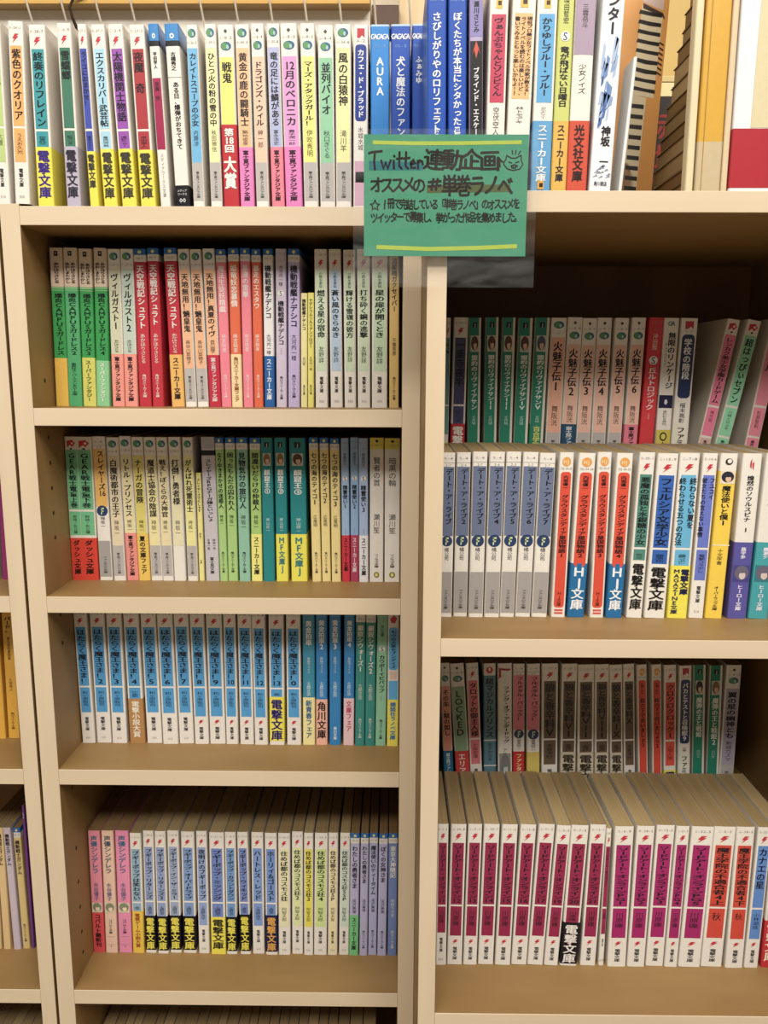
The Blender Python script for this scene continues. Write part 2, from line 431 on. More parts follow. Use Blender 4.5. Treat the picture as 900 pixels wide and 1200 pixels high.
        vtext(tx, title, w * .02, F(.40), F(.08), w * .55, INK, y2 - .1, .03)
        vtext(tx, '神坂', w * .08, F(.83), F(.69), w * .42, INK, y2 - .1, .03); vtext(tx, '一', w * .08, F(.88), F(.84), w * .4, INK, y2 - .1, .03)
        htext(tx, '角川書店', 0, F(.965), 3.4, w * .6, INK, y2 - .1, .01)
        random.seed(int(X * 10))
    elif T == 'SF':
        band(.24, 1.0, c); band(.245, .25, 'b8d8a0'); band(.26, .263, 'a8d090')
        tx.box(-w*.14, w*.14, y2, y2 + .05, F(.05), F(.02), '2c2620'); ellipse(tx, 0, F(.033), w * .07, 1.0, 'e0ccb0', y2 - .05, 3)
        if '2' in title or '3' in title or '4' in title:
            vtext(tx, author, w * .2, F(.22), F(.09), w * .36, INK, y2); vtext(tx, 'あおしまたかし', -w * .2, F(.22), F(.09), w * .36, INK, y2)
        else: vtext(tx, author, 0, F(.22), F(.09), w * .42, INK, y2)
        ttl(.28, .67, k=.58, x=.06, col='0e2c1c')
        if not obi: small(.72, .93, '集英社スーパーファンタジー文庫', '1c4a30', .36)
    elif T == 'CB':
        ttl(.04, .345, k=.55, col='3a6a8c' if c != 'eec6ac' else '44546c'); vtext(tx, author, 0, F(.57), F(.42), w * .4, '7a6a8c', y2)
        portrait(tx, -w * .42, w * .42, F(.665), F(.585), y2, '8a8c70', 'f0dcc0', 'd8d0b0')
        if not obi: small(.72, .84, 'コバルト文庫'); panel(.865, .868, GREY, .2); panel(.93, .933, GREY, .2); ellipse(tx, 0, F(.945), .6, .6, INK, y2)
    elif T == 'GA':
        htext(tx, 'GA', 0, F(.035), 5, w * .6, '1c6a78', y2, .02); ttl(.09, .46, k=.5, x=.1); vtext(tx, 'デュアルナイト', -w * .25, F(.36), F(.16), w * .2, '3a4a5a', y2, 0)
        panel(.50, .585, '1c2048', .05); ellipse(tx, 0, F(.545), w * .12, 3, 'd8d8e0', y2, 5); aut(.60, .70, k=.3)
        panel(.73, .995, 'd4c040', .03); ellipse(tx, 0, F(.775), w * .24, 4.5, '2c2818', y2); ellipse(tx, 0, F(.775), w * .15, 3, 'e0cc50', y2 - .05); tx.tube([(0, y2, F(.81)), (0, y2, F(.86))], .5, '2c2818', 4)
    elif T == 'KY':
        band(0, .035, 'e8e4e4'); ttl(.08, .2, k=.55, col='1c1410'); vtext(tx, '異本怪奇書簡集', 0, F(.50), F(.23), w * .28, '5a3c10', y2, 0); vtext(tx, author, 0, F(.64), F(.54), w * .3, '5a3c10', y2, 0); small(.80, .93, '角川スニーカー文庫', '5a3c10')
    elif T == 'XL':
        ttl(.05, .3, k=.6, col='f0e8f0')
    elif T == 'X':
        if kw.get('top'):
            panel(0, .36, kw['top'], .03); vtext(tx, kw['tt'], 0, F(.24), F(.13), w * .3, '2a2430', y2, 0); vtext(tx, title, 0, F(.54), F(.40), w * .38, INK, y2, .0)
        elif kw.get('tri'):
            for k_, cc in ((1.0, 'b02430'), (.6, 'ece6da')):
                tx.poly([(-w*.42*k_, y2 - .05*(1-k_), F(.075) - 6*k_), (-w*.42*k_, y2 - .05*(1-k_), F(.075) + 6*k_), (w*.44*k_, y2 - .05*(1-k_), F(.075) + 5*k_)], cc)
            ttl(.17, .60, k=.42, x=.1); aut(.64, .76, k=.34)
            portrait(tx, -w * .4, w * .4, F(.90), F(.68), y2, '7a7a78', 'c8c4bc', '9a9890')
        elif kw.get('s'):
            code(.03); code(.07)
            vtext(tx, author, 0, F(.23), F(.10), w * .36, tc, y2, .005)
            ellipse(tx, 0, F(.275), w * .3, w * .3, 'eeece8', y2); htext(tx, 'S', 0, F(.275), w * .55, w, '2c4a5a', y2 - .05, .01)
            ttl(.32, .60, k=.56); small(.80, .95, kw.get('foot', ''), tc)
            if c != 'c9cf6a': vtext(tx, 'ソードワールド', 0, F(.66), F(.62), w * .2, tc, y2, 0)
        elif kw.get('blk'):
            band(0, .08, 'b4b0b8'); band(.09, .125, '141216'); ttl(.15, .58, k=.42); small(.83, .95, kw['foot'])
            vtext(tx, '神坂一作', w * .2, F(.80), F(.70), w * .2, INK, y2, 0); vtext(tx, '中澤一晃', -w * .2, F(.80), F(.70), w * .2, INK, y2, 0)
        else:
            ttl(.05, .48, k=.55); aut(.55, .68); small(.80, .95, kw.get('foot', ''))
    sidec = {'JT': 'c8c0b0', 'D': 'e6ddd0'}.get(T)
    for s0, s1, col in segs: wrap(cv, w, 0, F(s1), F(s0), col, side=sidec if col == base and sidec else None)
    # fore edge side is open: cover boards stop at the depth, pages sit between them
    mt = M_GLOSS if gloss else M_PRINT
    cv.build('cover', mt, root)
    pg = MB(); e = 0.35
    pg.box(-w / 2 + e, w / 2 - e, 1.6, DEP - 1.0, 0.5, H - 0.6)
    pg.build('pages', M_PAGES2 if T in ('S', 'SF', 'CB', 'J', 'SM', 'KB') else random.choice((M_PAGES, M_PAGES, M_PAGES3)), root)
    if obi:
        ob = MB(); z1 = F(obi[0]); z0 = F(obi[4]) if len(obi) > 4 else 0.02
        wrap(ob, w, 0, z0, z1, obi[1], grow=0.12, depth=DEP - 1)
        o = ob.build('paper_band', M_PRINT, root)
        if obi[2]:
            t = obi[2]; L_ = z1 - z0; k = .74 if len(t) <= 4 else .5 if len(t) < 9 else .44
            if len(t) > 7 and t.startswith('電撃文庫M'):
                vtext(tx, '電撃文庫', w * .22, z1 - L_ * .55, z1 - 3, w * .42, obi[3], -.5, .03)
                vtext(tx, 'MAGAZINE文庫', -w * .2, z0 + 4, z1 - 3, w * .34, obi[3], -.5, .02)
            elif t == '第18回大賞':
                vtext(tx, '第18回', 0, z1 - L_ * .34, z1 - 3, w * .6, obi[3], -.5, .03); vtext(tx, '大賞', 0, z1 - L_ * .78, z1 - L_ * .38, w * .8, obi[3], -.5, .03, maxr=1.5)
            else:
                pad = L_ * .05
                vtext(tx, t, 0, z0 + L_ * (.14 if len(t) < 10 else .1) if z0 < 1 else z0 + 1, z1 - pad, w * k, obi[3], -.5, .022, maxr=1.25)
    build_groups(tx, 'lettering', M_PRINT, root)
    return root

ROWS = [
 ('top_mid', 1.5, [
  (-20.1,11.7,0.74,2.0,151.1,'D','b9cf7c','ねじの城','大槻','','white paperback with lime green spine panel',{}),
  (-4.0,13.2,1.65,2.2,151.1,'D','f2ad5e','紫色のクオリア','うえお久光','','white paperback with apricot orange spine panel',{}),
  (16.5,14.4,0.54,2.8,150.5,'D','2f9aa3','終奏のリフレイン','物草純平',(0.665, 'f2e233', '電撃文庫', '38208a'),'thick paperback with turquoise panel and yellow band',{}),
  (43.1,12.5,-0.04,1.5,151.4,'D','3f7a62','雪蟷螂','紅玉いづき',(0.665, 'b9b1c2', '電撃文庫', '2c2838'),'paperback with dark green panel and pale lilac band',{}),
  (63.8,7.8,-1.15,2.0,150.7,'D','3f4fb0','ライコにおまかせ！','高見ゆかり',(0.69, 'f2e233', '電撃文庫', '3c3a30'),'slim paperback with royal blue panel and yellow band',{}),
  (75.9,11.9,-1.46,3.5,151.0,'D','a5d5ea','エクスカリバー武芸帖','葛西伸哉',(0.675, 'f2e233', '電撃文庫', '3c3a30'),'paperback with pale sky blue panel and yellow band',{}),
  (92.4,12.9,-2.06,3.2,151.0,'D','9a4fb2','太陽機関士物語','澄紀りゅー',(0.675, 'f2e233', '電撃文庫', '3c3a30'),'paperback with violet panel and yellow band',{}),
  (109.4,13.3,-1.46,2.8,150.6,'D','b03038','夜魔 奇','甲田学人',(0.68, 'f2e233', '電撃文庫', '3c3a30'),'paperback with brick red panel and yellow band',{}),
  (127.1,9.0,-1.85,2.8,151.4,'MW','a51d50','夜魔 怪','甲田学人','','blue and black capped paperback with crimson panel',{}),
  (141.3,12.3,-1.82,2.5,151.3,'MB','e9e3d8','ある日、爆弾がおちてきて','古橋秀之','','blue and black capped white paperback with black foot',{}),
  (156.7,10.1,-0.55,2.8,150.5,'F','6cb6e2','カレイトスコープの少女','内藤渉','','white paperback with sky blue spine panel',{}),
  (172.5,10.3,-0.54,3.0,151.1,'F','f0e9a6','ひとつ火の粉の雪の中','秋田禎信','','white paperback with pale lemon panel and lilac foot',{}),
  (184.4,13.7,-0.55,2.1,150.4,'F2','f1e66c','戦鬼','',(0.54, 'c2202c', '第18回大賞', 'f6efe6'),'yellow panelled paperback with tall red award band',{}),
  (199.2,12.3,-0.52,3.2,151.0,'F','f0bd8c','黄金の鹿の闘騎士','築地俊彦',(0.665, 'ec7fc0', '富士見ファンタジア文庫', '2a1420'),'paperback with peach panel and hot pink band',{}),
  (213.5,11.3,-0.71,2.9,151.5,'F2','f2c4a6','ドラゴンズ・ウィル','榊一郎','','white paperback with flesh pink spine panel',{}),
  (227.5,11.3,-0.83,2.9,151.5,'F','b0b6dc','竜の足には鱗がある','富永浩史',(0.665, 'ee7f92', '富士見ファンタジア文庫', '2a1420'),'paperback with lavender panel and coral pink band',{}),
  (240.2,14.7,-1.15,2.3,151.4,'F2','e39ad2','12月のベロニカ','貴子潤一郎',(0.665, 'e87fc0', '富士見ファンタジア文庫', '2a1420'),'thick paperback with mauve pink panel and pink band',{}),
  (256.5,12.7,-0.77,2.4,151.5,'F2','efe878','マーズ・アタックガール！','伊吹秀明','','white paperback with bright lemon spine panel',{}),
  (270.9,13.5,-0.43,3.3,150.5,'F2','8fcaa0','並列バイオ','秋口ぎぐる','','white paperback with mint green spine panel',{}),
  (285.2,13.7,-0.02,1.8,150.7,'F','eee9a0','風の白猿神','滝川羊','','white paperback with cream yellow spine panel, logo at top',{}),
  (300.5,12.9,0.22,3.4,150.9,'FM','1d3b93','カフェ・ド・ブラッド','水城水城','','white paperback with navy blue rounded title panel',{}),
  (316.6,16.5,-0.3,2.8,150.8,'G','1c86d6','AURA','田中ロミオ','','light blue glossy paperback with white Latin title',{}),
  (334.7,16.9,-0.43,2.5,150.9,'G','1450b6','犬と魔法のファンタジー','田中ロミオ','','thick cobalt blue glossy paperback with white title',{}),
  (353.2,11.5,-0.45,2.2,151.1,'G','1450b6','ふぁみゆ','今田ムジ','','slim cobalt blue glossy paperback with white title',{}),
 ]),
 ('top_right', -9.46, [
  (362.2,14.5,-0.75,-105.3,151.5,'G','1450b6','さびしがりやのロリフェラトゥ','さがら総','','taller cobalt blue paperback with long white title',{}),
  (378.2,13.8,-0.89,-105.1,151.5,'G','1450b6','ぼくたちが本当にシタかったこと','白都くろの',(0.81, 'caa9b4', '', 'e9e3d8'),'cobalt blue paperback with pale picture band at its foot',{}),
  (394.5,10.2,-1.15,-104.7,151.6,'K','17161a','ブラインド・エスケープ','瀬川さとみ','','black paperback with white title and lilac top',{}),
  (406.3,13.9,0.26,-105.1,150.6,'C','c83c5c','ヴぁんぷちゃんとゾンビくん','空伏空人','','white paperback with rose red title panel',{}),
  (421.4,17.4,1.04,-104.7,151.6,'C','f2b878','現役プロ美少女ライトノベル作家が教える！|ライトノベルを読むのは楽しいけど、|書いてみるともっと楽しいかもよ!?','林トモアキ',(0.8, 'c83c6c', '', 'e9e3d8'),'thick white paperback with orange panel of three text lines',{}),
  (441.2,15.0,0.41,-104.6,151.1,'C','5aa8dc','かりゆしブルー・ブルー','カミツキレイニー',(0.665, '5aa0d2', 'スニーカー文庫', 'f4f2ee'),'pale blue paperback with white lettering on blue band',{}),
  (456.7,11.7,0.45,-105.0,150.7,'X','c9cf6a','竜が飛ばない日曜日','咲田哲宏',(0.665, 'e2b040', 'スニーカー文庫', '2a2430'),'olive green paperback with mustard band',{'s': 1}),
  (468.6,15.4,0.63,-104.8,151.1,'X','e9e3d8','少女ノイズ','',(0.665, 'd24a2c', '光文社文庫', '2a1a18'),'white paperback with grey mauve top and orange foot',{'top': 'a893a8', 'tt': '三雲岳斗'}),
  (485.7,16.5,1.75,-105.9,150.5,'MT','e9ecf0','ンター','神坂一','','large white book with blue brushed mountains and large author name',{}),
 ]),
 ('mid_2', -180.33, [
  (1.7,13.0,1.02,48.7,151.6,'SF','2f9a4c','爆炎CAMPUSガードレス','あかほりさとる',(0.69, 'e8b83c', '', 'e9e3d8'),'green and cream paperback with plain mustard band',{}),
  (14.9,13.4,1.29,47.2,151.4,'SF','4aa86a','爆炎CAMPUSガードレス2','あかほりさとる','','green and cream paperback without any band',{}),
  (29.2,12.9,1.37,47.8,150.6,'SF','2f9a4c','爆炎CAMPUSガードレス3','あかほりさとる',(0.685, 'd3cf58', 'スーパーファンタジー', '4a6a2a'),'green and cream paperback with yellow green band',{}),
  (42.7,12.7,1.89,47.6,151.3,'SF','2f9a4c','爆炎CAMPUSガードレス4','あかほりさとる',(0.705, '86c88c', 'スーパーファンタジー', 'e9efe0'),'green and cream paperback with pale green band',{}),
  (58.2,12.0,1.02,48.7,150.5,'F','c9c9a8','ヴィルガスト1','あかほりさとる',(0.66, 'ee9484', '富士見ファンタジア文庫', '241418'),'grey green paperback numbered 1 with salmon band',{}),
  (71.0,12.5,0.86,48.2,150.5,'F','b9c9b8','ヴィルガスト2','あかほりさとる',(0.66, 'ee9484', '富士見ファンタジア文庫', '241418'),'grey green paperback numbered 2 with salmon band',{}),
  (85.1,12.0,0.34,48.4,150.8,'S','c22638','天空戦記シュラト','あかほりさとる','','crimson blue-capped paperback with white title',{'tc': 'e9e3d8'}),
  (98.0,11.3,0.36,48.8,151.6,'S','c22638','天空戦記シュラト','あかほりさとる','','crimson blue-capped paperback, white title, cream pages showing',{'tc': 'e9e3d8'}),
  (117.6,12.5,-0.92,48.0,151.6,'S','c22638','天空戦記シュラト','あかほりさとる',(0.665, 'eab45a', 'スニーカー文庫', '1c1a20'),'crimson blue-capped paperback with mustard band',{'tc': 'e9e3d8'}),
  (131.4,10.9,-0.91,47.6,150.5,'F','eeb488','天地無用！魎皇鬼','長谷川菜穂子','','white paperback with peach panel and grey foot',{}),
  (143.2,10.9,-1.06,48.2,150.4,'F','eeb488','天地無用！魎皇鬼','長谷川菜穂子','','white paperback with peach panel and grey foot',{}),
  (155.2,11.5,-0.86,47.4,150.9,'F','eeb488','天地無用！真夏のイヴ','長谷川菜穂子',(0.665, 'c41c3c', '富士見ファンタジア文庫', 'e9d8d4'),'peach panelled paperback with dark red band',{}),
  (167.0,9.9,-0.63,48.2,150.6,'S','ee8090','魔法生徒妖精戯','麻宮騎亜','','pink blue-capped paperback with pale title',{'tc': 'f4dcd8'}),
  (177.6,10.4,-0.05,47.1,151.4,'S','e4653c','姫竜妖恋慕情','麻宮騎亜',(0.66, 'f2d8a0', '角川スニーカー文庫フェア', '9a4a20'),'orange blue-capped paperback with cream band',{'tc': 'f4e4d8'}),
  (189.0,9.7,-0.01,47.6,151.6,'S','ee8090','暴漫の雷撃','麻宮騎亜','','pink blue-capped paperback with white title',{'tc': 'f4dcd8'}),
  (199.3,9.2,0.12,48.8,150.9,'S','e4653c','暴走のエスタワ','麻宮騎亜','','orange blue-capped paperback with white title',{'tc': 'f4e4d8'}),
  (209.9,9.9,0.43,47.9,151.0,'S','e6e2e2','機動戦艦ナデシコ','大河内一楼',(0.67, '1c62a8', 'スニーカー文庫', 'eef0f4'),'white blue-capped paperback with deep blue band',{}),
  (221.5,10.4,0.64,48.3,151.1,'X','cfc2d6','機動戦艦ナデシコ','大河内一楼','','lilac paperback with small circled letter',{'s': 1, 'foot': '角川スニーカー文庫'}),
  (233.3,11.5,0.76,48.1,151.1,'S','c2b2dc','機動戦艦ナデシコ','大河内一楼','','lavender blue-capped paperback with black title',{}),
  (245.8,6.4,0.66,48.9,110.0,'X','efe4a0','機動戦艦ナデシコ','山口宏','','short slim pale yellow booklet with black title',{'foot': '角川文庫'}),
  (252.8,6.1,0.58,47.9,110.3,'X','ece46c','ナデシコルリルリアンソロジー','大河内一楼','','short slim bright yellow booklet',{'foot': '角川文庫'}),
  (260.6,12.2,0.08,47.5,150.8,'D','cfe2bf','燃える星の宿命','友野詳','','white paperback with pale green panel, price 520 printed',{'pr': '520', 'tf': 0.25, 'soft': 1}),
  (275.5,12.0,-0.46,49.0,151.0,'D','b8cfe6','蒼い風のきらめき','友野詳','','white paperback with pale blue panel',{'pr': '520', 'tf': 0.25, 'soft': 1}),
  (289.4,11.5,-0.36,48.1,150.4,'D','cfe2bf','輝ける雪嶺の彼方','友野詳','','white paperback with pale green panel right of the blue one',{'pr': '520', 'tf': 0.25, 'soft': 1}),
  (302.5,12.5,-0.26,47.8,151.1,'D','cfe2bf','打ち砕く鋼の進撃','友野詳','','white paperback with pale green panel under the green sign',{'pr': '510', 'tf': 0.25, 'soft': 1}),
  (316.4,15.3,-0.08,47.0,151.1,'D','c9e4bf','星の扉が開くとき','友野詳','','thickest white paperback with pale green panel',{'pr': '570', 'tf': 0.25, 'soft': 1}),
  (333.6,9.6,-0.2,48.3,150.5,'X','e0bc6c','流星機ガクセイバー','千葉克彦','','mustard yellow paperback against the right post',{'foot': '角川スニーカー文庫'}),
 ]),
 ('mid_3', -362.77, [
  (0.3,13.4,0.21,64.3,151.0,'SD','6ec08a','GEAR戦士電童上巻','野崎/矢立肇',(0.7, 'dc3a24', 'ダッシュ文庫', '1e1214'),'green paperback with orange red foot at the left end',{}),
  (11.4,16.6,0.39,64.4,150.8,'SD','6ec08a','GEAR戦士電童下巻','野崎/矢立肇',(0.7, 'dc3a24', 'ダッシュ文庫', '1e1214'),'thicker green paperback with orange red foot',{}),
  (29.4,13.6,-0.08,64.4,151.3,'FO','f0bb5c','スレイヤーズ16','神坂一','','white paperback with amber panel and round dark emblem',{}),
  (44.8,12.5,-0.22,63.0,150.5,'F','e4d2ae','白魔術都市の王子','神坂一','','cream panelled white paperback with grey foot',{}),
  (58.4,12.2,-0.6,64.4,151.6,'F','e9dba6','リトル・プリンセス','神坂一',(0.665, 'ee8f84', '富士見ファンタジア文庫', '241418'),'cream paperback with salmon pink band',{}),
  (71.1,12.0,-0.55,63.5,150.9,'F','e0d064','ナーガの冒険','神坂一',(0.665, 'eec44e', '夏の文庫フェア', '241418'),'khaki yellow paperback with golden band',{}),
  (83.8,12.2,-0.62,64.2,150.8,'F','eee0a0','魔道士協会の陰謀','神坂一','','buff panelled white paperback right of the golden band',{}),
  (96.2,11.3,-0.42,63.7,150.8,'F','eadba8','戦え！ぼくらの大神官','神坂一','','buff panelled white paperback with tall title',{}),
  (108.2,12.4,-0.22,63.7,151.1,'F','e9e0b4','打倒！勇者様','神坂一','','cream paperback without a grey foot',{'nofoot': 1}),
  (122.5,10.8,-0.21,63.6,150.9,'F','ede694','がんばれ死霊術士','神坂一','','lemon panelled white paperback with grey foot',{}),
  (134.4,5.5,0.02,64.5,114.4,'X','ede48c','スレイヤーズでりしゃす','神坂一','','short slim yellow booklet',{'foot': '文庫'}),
  (141.6,14.3,-0.26,64.1,151.3,'X','c9c2c8','スレイヤーズRPGナーガ様といっしょ','神坂一','','pale grey paperback with small black stripe near top',{'foot': '富士見文庫', 'blk': 1}),
  (156.5,8.3,-0.35,63.6,150.7,'S','a9d07c','なりゆきまかせの迷惑人','神坂一','','slim light green blue-capped paperback',{}),
  (165.0,10.3,0.18,64.6,150.7,'S','a9d07c','困ったもんだの囚われ人','神坂一','','light green blue-capped paperback with black title',{}),
  (177.0,11.5,0.04,63.4,150.9,'S','8fc4a8','見物気分の旅行人','神坂一','','sea green blue-capped paperback',{}),
  (189.8,11.2,0.36,64.4,150.5,'S','a9cf70','間違いだらけの仲裁人','神坂一',(0.665, 'f0ea78', 'スニーカー文庫', '1c1a20'),'green blue-capped paperback with yellow band',{}),
  (202.3,12.0,0.02,63.6,150.8,'J','12888c','麒窟王①','神山修一','','teal paperback numbered 1 without band',{}),
  (216.0,12.2,-0.04,64.7,150.9,'J','12888c','麒窟王②','神山修一',(0.665, 'ece43c', 'MF文庫J', '1c7a84'),'teal paperback numbered 2 with yellow band',{}),
  (231.7,16.7,-0.13,64.7,150.6,'J','12888c','麒窟王③','神山修一',(0.665, 'ece43c', 'MF文庫J', '1c7a84'),'thick teal paperback numbered 3 with yellow band',{}),
  (253.7,9.5,-0.85,63.7,151.2,'S','eed88c','七つの海のティコ1','広尾明','','straw yellow blue-capped paperback numbered 1',{}),
  (263.9,9.2,-0.6,64.8,150.9,'S','eed88c','七つの海のティコ2','広尾明','','straw yellow blue-capped paperback numbered 2',{}),
  (274.2,9.7,-0.43,63.5,150.5,'S','eed88c','七つの海のティコ3','広尾明','','straw yellow blue-capped paperback numbered 3',{}),
  (285.1,8.2,-0.37,64.1,150.6,'X','9dbce0','精霊使い1','岡崎武士',(0.67, 'd42a3c', 'スニーカー文庫', '2a1018'),'powder blue paperback with red band',{'s': 1}),
  (293.9,8.5,-0.01,64.6,151.4,'X','8fb2d8','精霊使い2','岡崎武士',(0.67, 'b23a5c', 'スニーカー文庫', 'f2dcdc'),'powder blue paperback with plum band',{'s': 1}),
  (303.1,9.5,-0.21,63.4,150.7,'X','a9c0e4','精霊使い3','岡崎武士',(0.67, 'e9e6ea', 'スニーカー文庫', '1c1a20'),'powder blue paperback with white band',{'s': 1}),
  (313.8,14.5,0.04,64.6,151.2,'SM','eee8e0','賢者の首','瀬川笙','','white paperback with short yellow cap and thin grey title',{}),
  (329.5,16.0,-0.14,64.6,150.8,'SM','eee8e0','暗黒の輪','瀬川笙','','white yellow-capped paperback against the right post',{}),
 ]),
 ('mid_4', -544.09, [
  (1.7,13.8,-0.53,59.8,150.8,'D','4a9fd8','はたらく魔王さま！','和ヶ原聡司','','white paperback with sky blue panel with no number',{}),
  (17.2,15.7,-0.05,61.0,150.7,'D','4a9fd8','はたらく魔王さま！2','和ヶ原聡司','','white paperback with sky blue panel numbered 2',{}),
  (34.2,16.2,0.31,60.0,150.9,'D','4a9fd8','はたらく魔王さま！3','和ヶ原聡司','','white paperback with sky blue panel numbered 3',{}),
  (53.8,16.2,-0.28,60.0,150.9,'D','4a9fd8','はたらく魔王さま！4','和ヶ原聡司',(0.66, 'b8864a', '電撃小説大賞', 'f2e6d0'),'sky blue panelled paperback numbered 4 with bronze band',{}),
  (72.1,16.4,-0.39,60.9,150.6,'D','4a9fd8','はたらく魔王さま！5','和ヶ原聡司','','white paperback with sky blue panel numbered 5',{}),
  (89.8,16.6,-0.31,59.0,151.5,'D','4a9fd8','はたらく魔王さま！6','和ヶ原聡司','','white paperback with sky blue panel numbered 6',{}),
  (107.4,15.7,-0.41,60.6,151.6,'D','4a9fd8','はたらく魔王さま！7','和ヶ原聡司','','white paperback with sky blue panel numbered 7',{}),
  (124.5,15.2,-0.33,59.6,151.5,'D','4a9fd8','はたらく魔王さま！8','和ヶ原聡司','','white paperback with sky blue panel numbered 8',{'b2': 1}),
  (140.7,16.9,-0.05,60.5,150.7,'D','4a9fd8','はたらく魔王さま！9','和ヶ原聡司','','white paperback with sky blue panel numbered 9',{'b2': 1}),
  (158.4,13.1,0.24,60.0,151.4,'D','4a9fd8','はたらく魔王さま！10','和ヶ原聡司','','white paperback with sky blue panel numbered 10',{'b2': 1}),
  (173.6,14.9,0.25,59.7,151.0,'D','4a9fd8','はたらく魔王さま！11','和ヶ原聡司','','white paperback with sky blue panel numbered 11',{'b2': 1}),
  (189.7,14.2,-0.11,58.9,150.8,'D','4a9fd8','はたらく魔王さま！12','和ヶ原聡司','','white paperback with sky blue panel numbered 12',{'b2': 1}),
  (205.9,16.1,0.53,58.7,150.5,'D','4a9fd8','はたらく魔王さま！13','和ヶ原聡司',(0.635, 'f2e233', '電撃文庫', '1c1470', 0.97),'sky blue panelled paperback numbered 13 with yellow band',{}),
  (224.6,15.4,0.41,59.3,150.7,'D','4a9fd8','はたらく魔王さま！0','和ヶ原聡司','','white paperback with sky blue panel numbered 0',{'b2': 1}),
  (241.9,13.0,0.49,59.6,150.5,'KB','2a8fae','黄金拍車','士郎正宗',(0.64, 'f2e49a', '新青春フェア', '2a6a9a'),'turquoise paperback with pale yellow band',{}),
  (256.1,12.3,0.42,59.7,151.2,'KB','2384c4','黄金拍車2','士郎正宗',(0.655, 'f2b49c', '角川文庫', '241418'),'bright blue paperback with peach band',{}),
  (270.6,12.3,0.35,59.6,151.5,'KB','2384c4','黄金拍車3','士郎正宗','','bright blue paperback without band',{'foot': '角川文庫'}),
  (285.7,11.3,0.63,59.5,151.1,'KB','2384c4','黄金拍車4','士郎正宗',(0.645, 'ecc8cc', '文庫フェア', 'c83c6c'),'bright blue paperback with pale pink band',{}),
  (298.5,10.2,0.49,57.6,151.3,'S','2f8f86','銀奴シウォーズ1','士郎正宗','','dark teal paperback right of the pale pink band',{'tc': 'e9e3d8', 'cap': 'e9e3d8'}),
  (309.1,10.6,0.55,57.9,150.8,'S','2f8f86','銀奴シウォーズ2','士郎正宗','','dark teal paperback left of the light green one',{'tc': 'e9e3d8', 'cap': 'e9e3d8'}),
  (320.2,11.3,0.79,58.8,151.0,'X','8fcaa4','カウボーイビバップ','矢立肇','','light green paperback with round white letter mark',{'s': 1, 'foot': '角川スニーカー文庫'}),
  (333.0,12.0,0.19,58.2,151.5,'KR','5ab2e6','七つの大罪セブンデイズ','',(0.65, 'f0e24a', '講談社ラノベ文庫', '3a7ab8'),'white paperback with blue panel and yellow band',{}),
 ]),
 ('mid_5', -797.09, [
  (0.3,13.1,0.72,57.0,150.8,'CB','ee8fa2','声優シンデレラ','水谷優子',(0.66, 'e04a50', 'コバルト最新刊', '2a1018'),'pink paperback with red band at the left wall',{}),
  (14.5,13.3,1.08,56.3,151.4,'CB','eec6ac','声優シンデレラ','水谷優子','','pale peach paperback with small portrait patch',{}),
  (29.5,14.8,1.09,56.8,151.3,'CB','ee8fb4','声優シンデレラ','水谷優子','','rose pink paperback with small portrait patch',{}),
  (45.5,12.6,1.16,56.5,148.6,'D','8fb0c8','ブギーポップは笑わない','上遠野浩平',(0.645, 'f0c630', '電撃ゲーム小説大賞', 'a8501c'),'pale blue panelled paperback with golden yellow band',{}),
  (60.0,11.9,1.2,56.9,151.4,'D','8fa2cc','ブギーポップ・リターンズ','上遠野浩平',(0.69, '141018', '電撃文庫', 'f0e238', 0.975),'grey blue panelled paperback, black band with yellow letters',{}),
  (74.0,12.1,0.88,56.1,151.4,'D','8fa2cc','ブギーポップ・リターンズ2','上遠野浩平',(0.69, '141018', '電撃文庫', 'f0e238', 0.975),'grey blue panelled paperback, black band with yellow letters',{}),
  (87.8,12.6,0.82,57.6,151.4,'D','9aaac8','ブギーポップ・イン・ザ・ミラー','上遠野浩平',(0.69, '141018', '電撃文庫', 'f0e238', 0.975),'grey blue panelled paperback, black band with yellow letters',{}),
  (102.8,14.7,0.92,57.4,150.4,'D','7f9ed0','ブギーポップ・オーバードライブ','上遠野浩平',(0.69, '141018', '電撃文庫', 'f0e238', 0.975),'thick grey blue panelled paperback, black band with yellow letters',{}),
  (120.4,11.9,0.64,57.1,151.4,'D','8fa6d4','夜明けのブギーポップ','上遠野浩平','','grey blue panelled white paperback without band',{}),
  (134.9,16.4,0.75,55.9,150.7,'D','6f86c8','ブギーポップ・ミッシング','上遠野浩平',(0.69, 'f2e233', '電撃文庫', '2a2a20'),'thick blue panelled paperback with yellow band',{}),
  (152.2,12.1,0.73,56.3,151.0,'D','6f9ad0','ブギーポップ・カウントダウン','上遠野浩平',(0.69, '141018', '電撃文庫', 'f0e238', 0.975),'blue panelled paperback, black band with yellow letters',{}),
  (167.6,11.9,0.01,56.6,151.0,'D','7488c8','ブギーポップ・ウィキッド','上遠野浩平',(0.67, '141018', '電撃文庫', 'f0e238', 0.975),'blue panelled paperback, black band with yellow letters',{}),
  (181.7,13.3,0.57,57.4,150.4,'D','7c9cd6','ハートレス・レッド','上遠野浩平','','cornflower blue panelled white paperback without band',{}),
  (196.8,13.3,0.59,55.9,150.6,'D','6f94d4','ホーリィ＆ゴースト','上遠野浩平',(0.67, '1c1c4c', '電撃文庫', 'e8a840', 0.975),'blue panelled paperback, navy band with orange letters',{}),
  (211.3,13.3,0.7,56.0,150.5,'D','ece6b8','住めば都のコスモス荘','阿智太郎','','white paperback with cream yellow foot gradient',{'soft': 1}),
  (226.3,12.3,0.72,57.7,151.4,'D','e0e8a8','住めば都のコスモス荘2','阿智太郎','','white paperback with pale lime panel',{'soft': 1}),
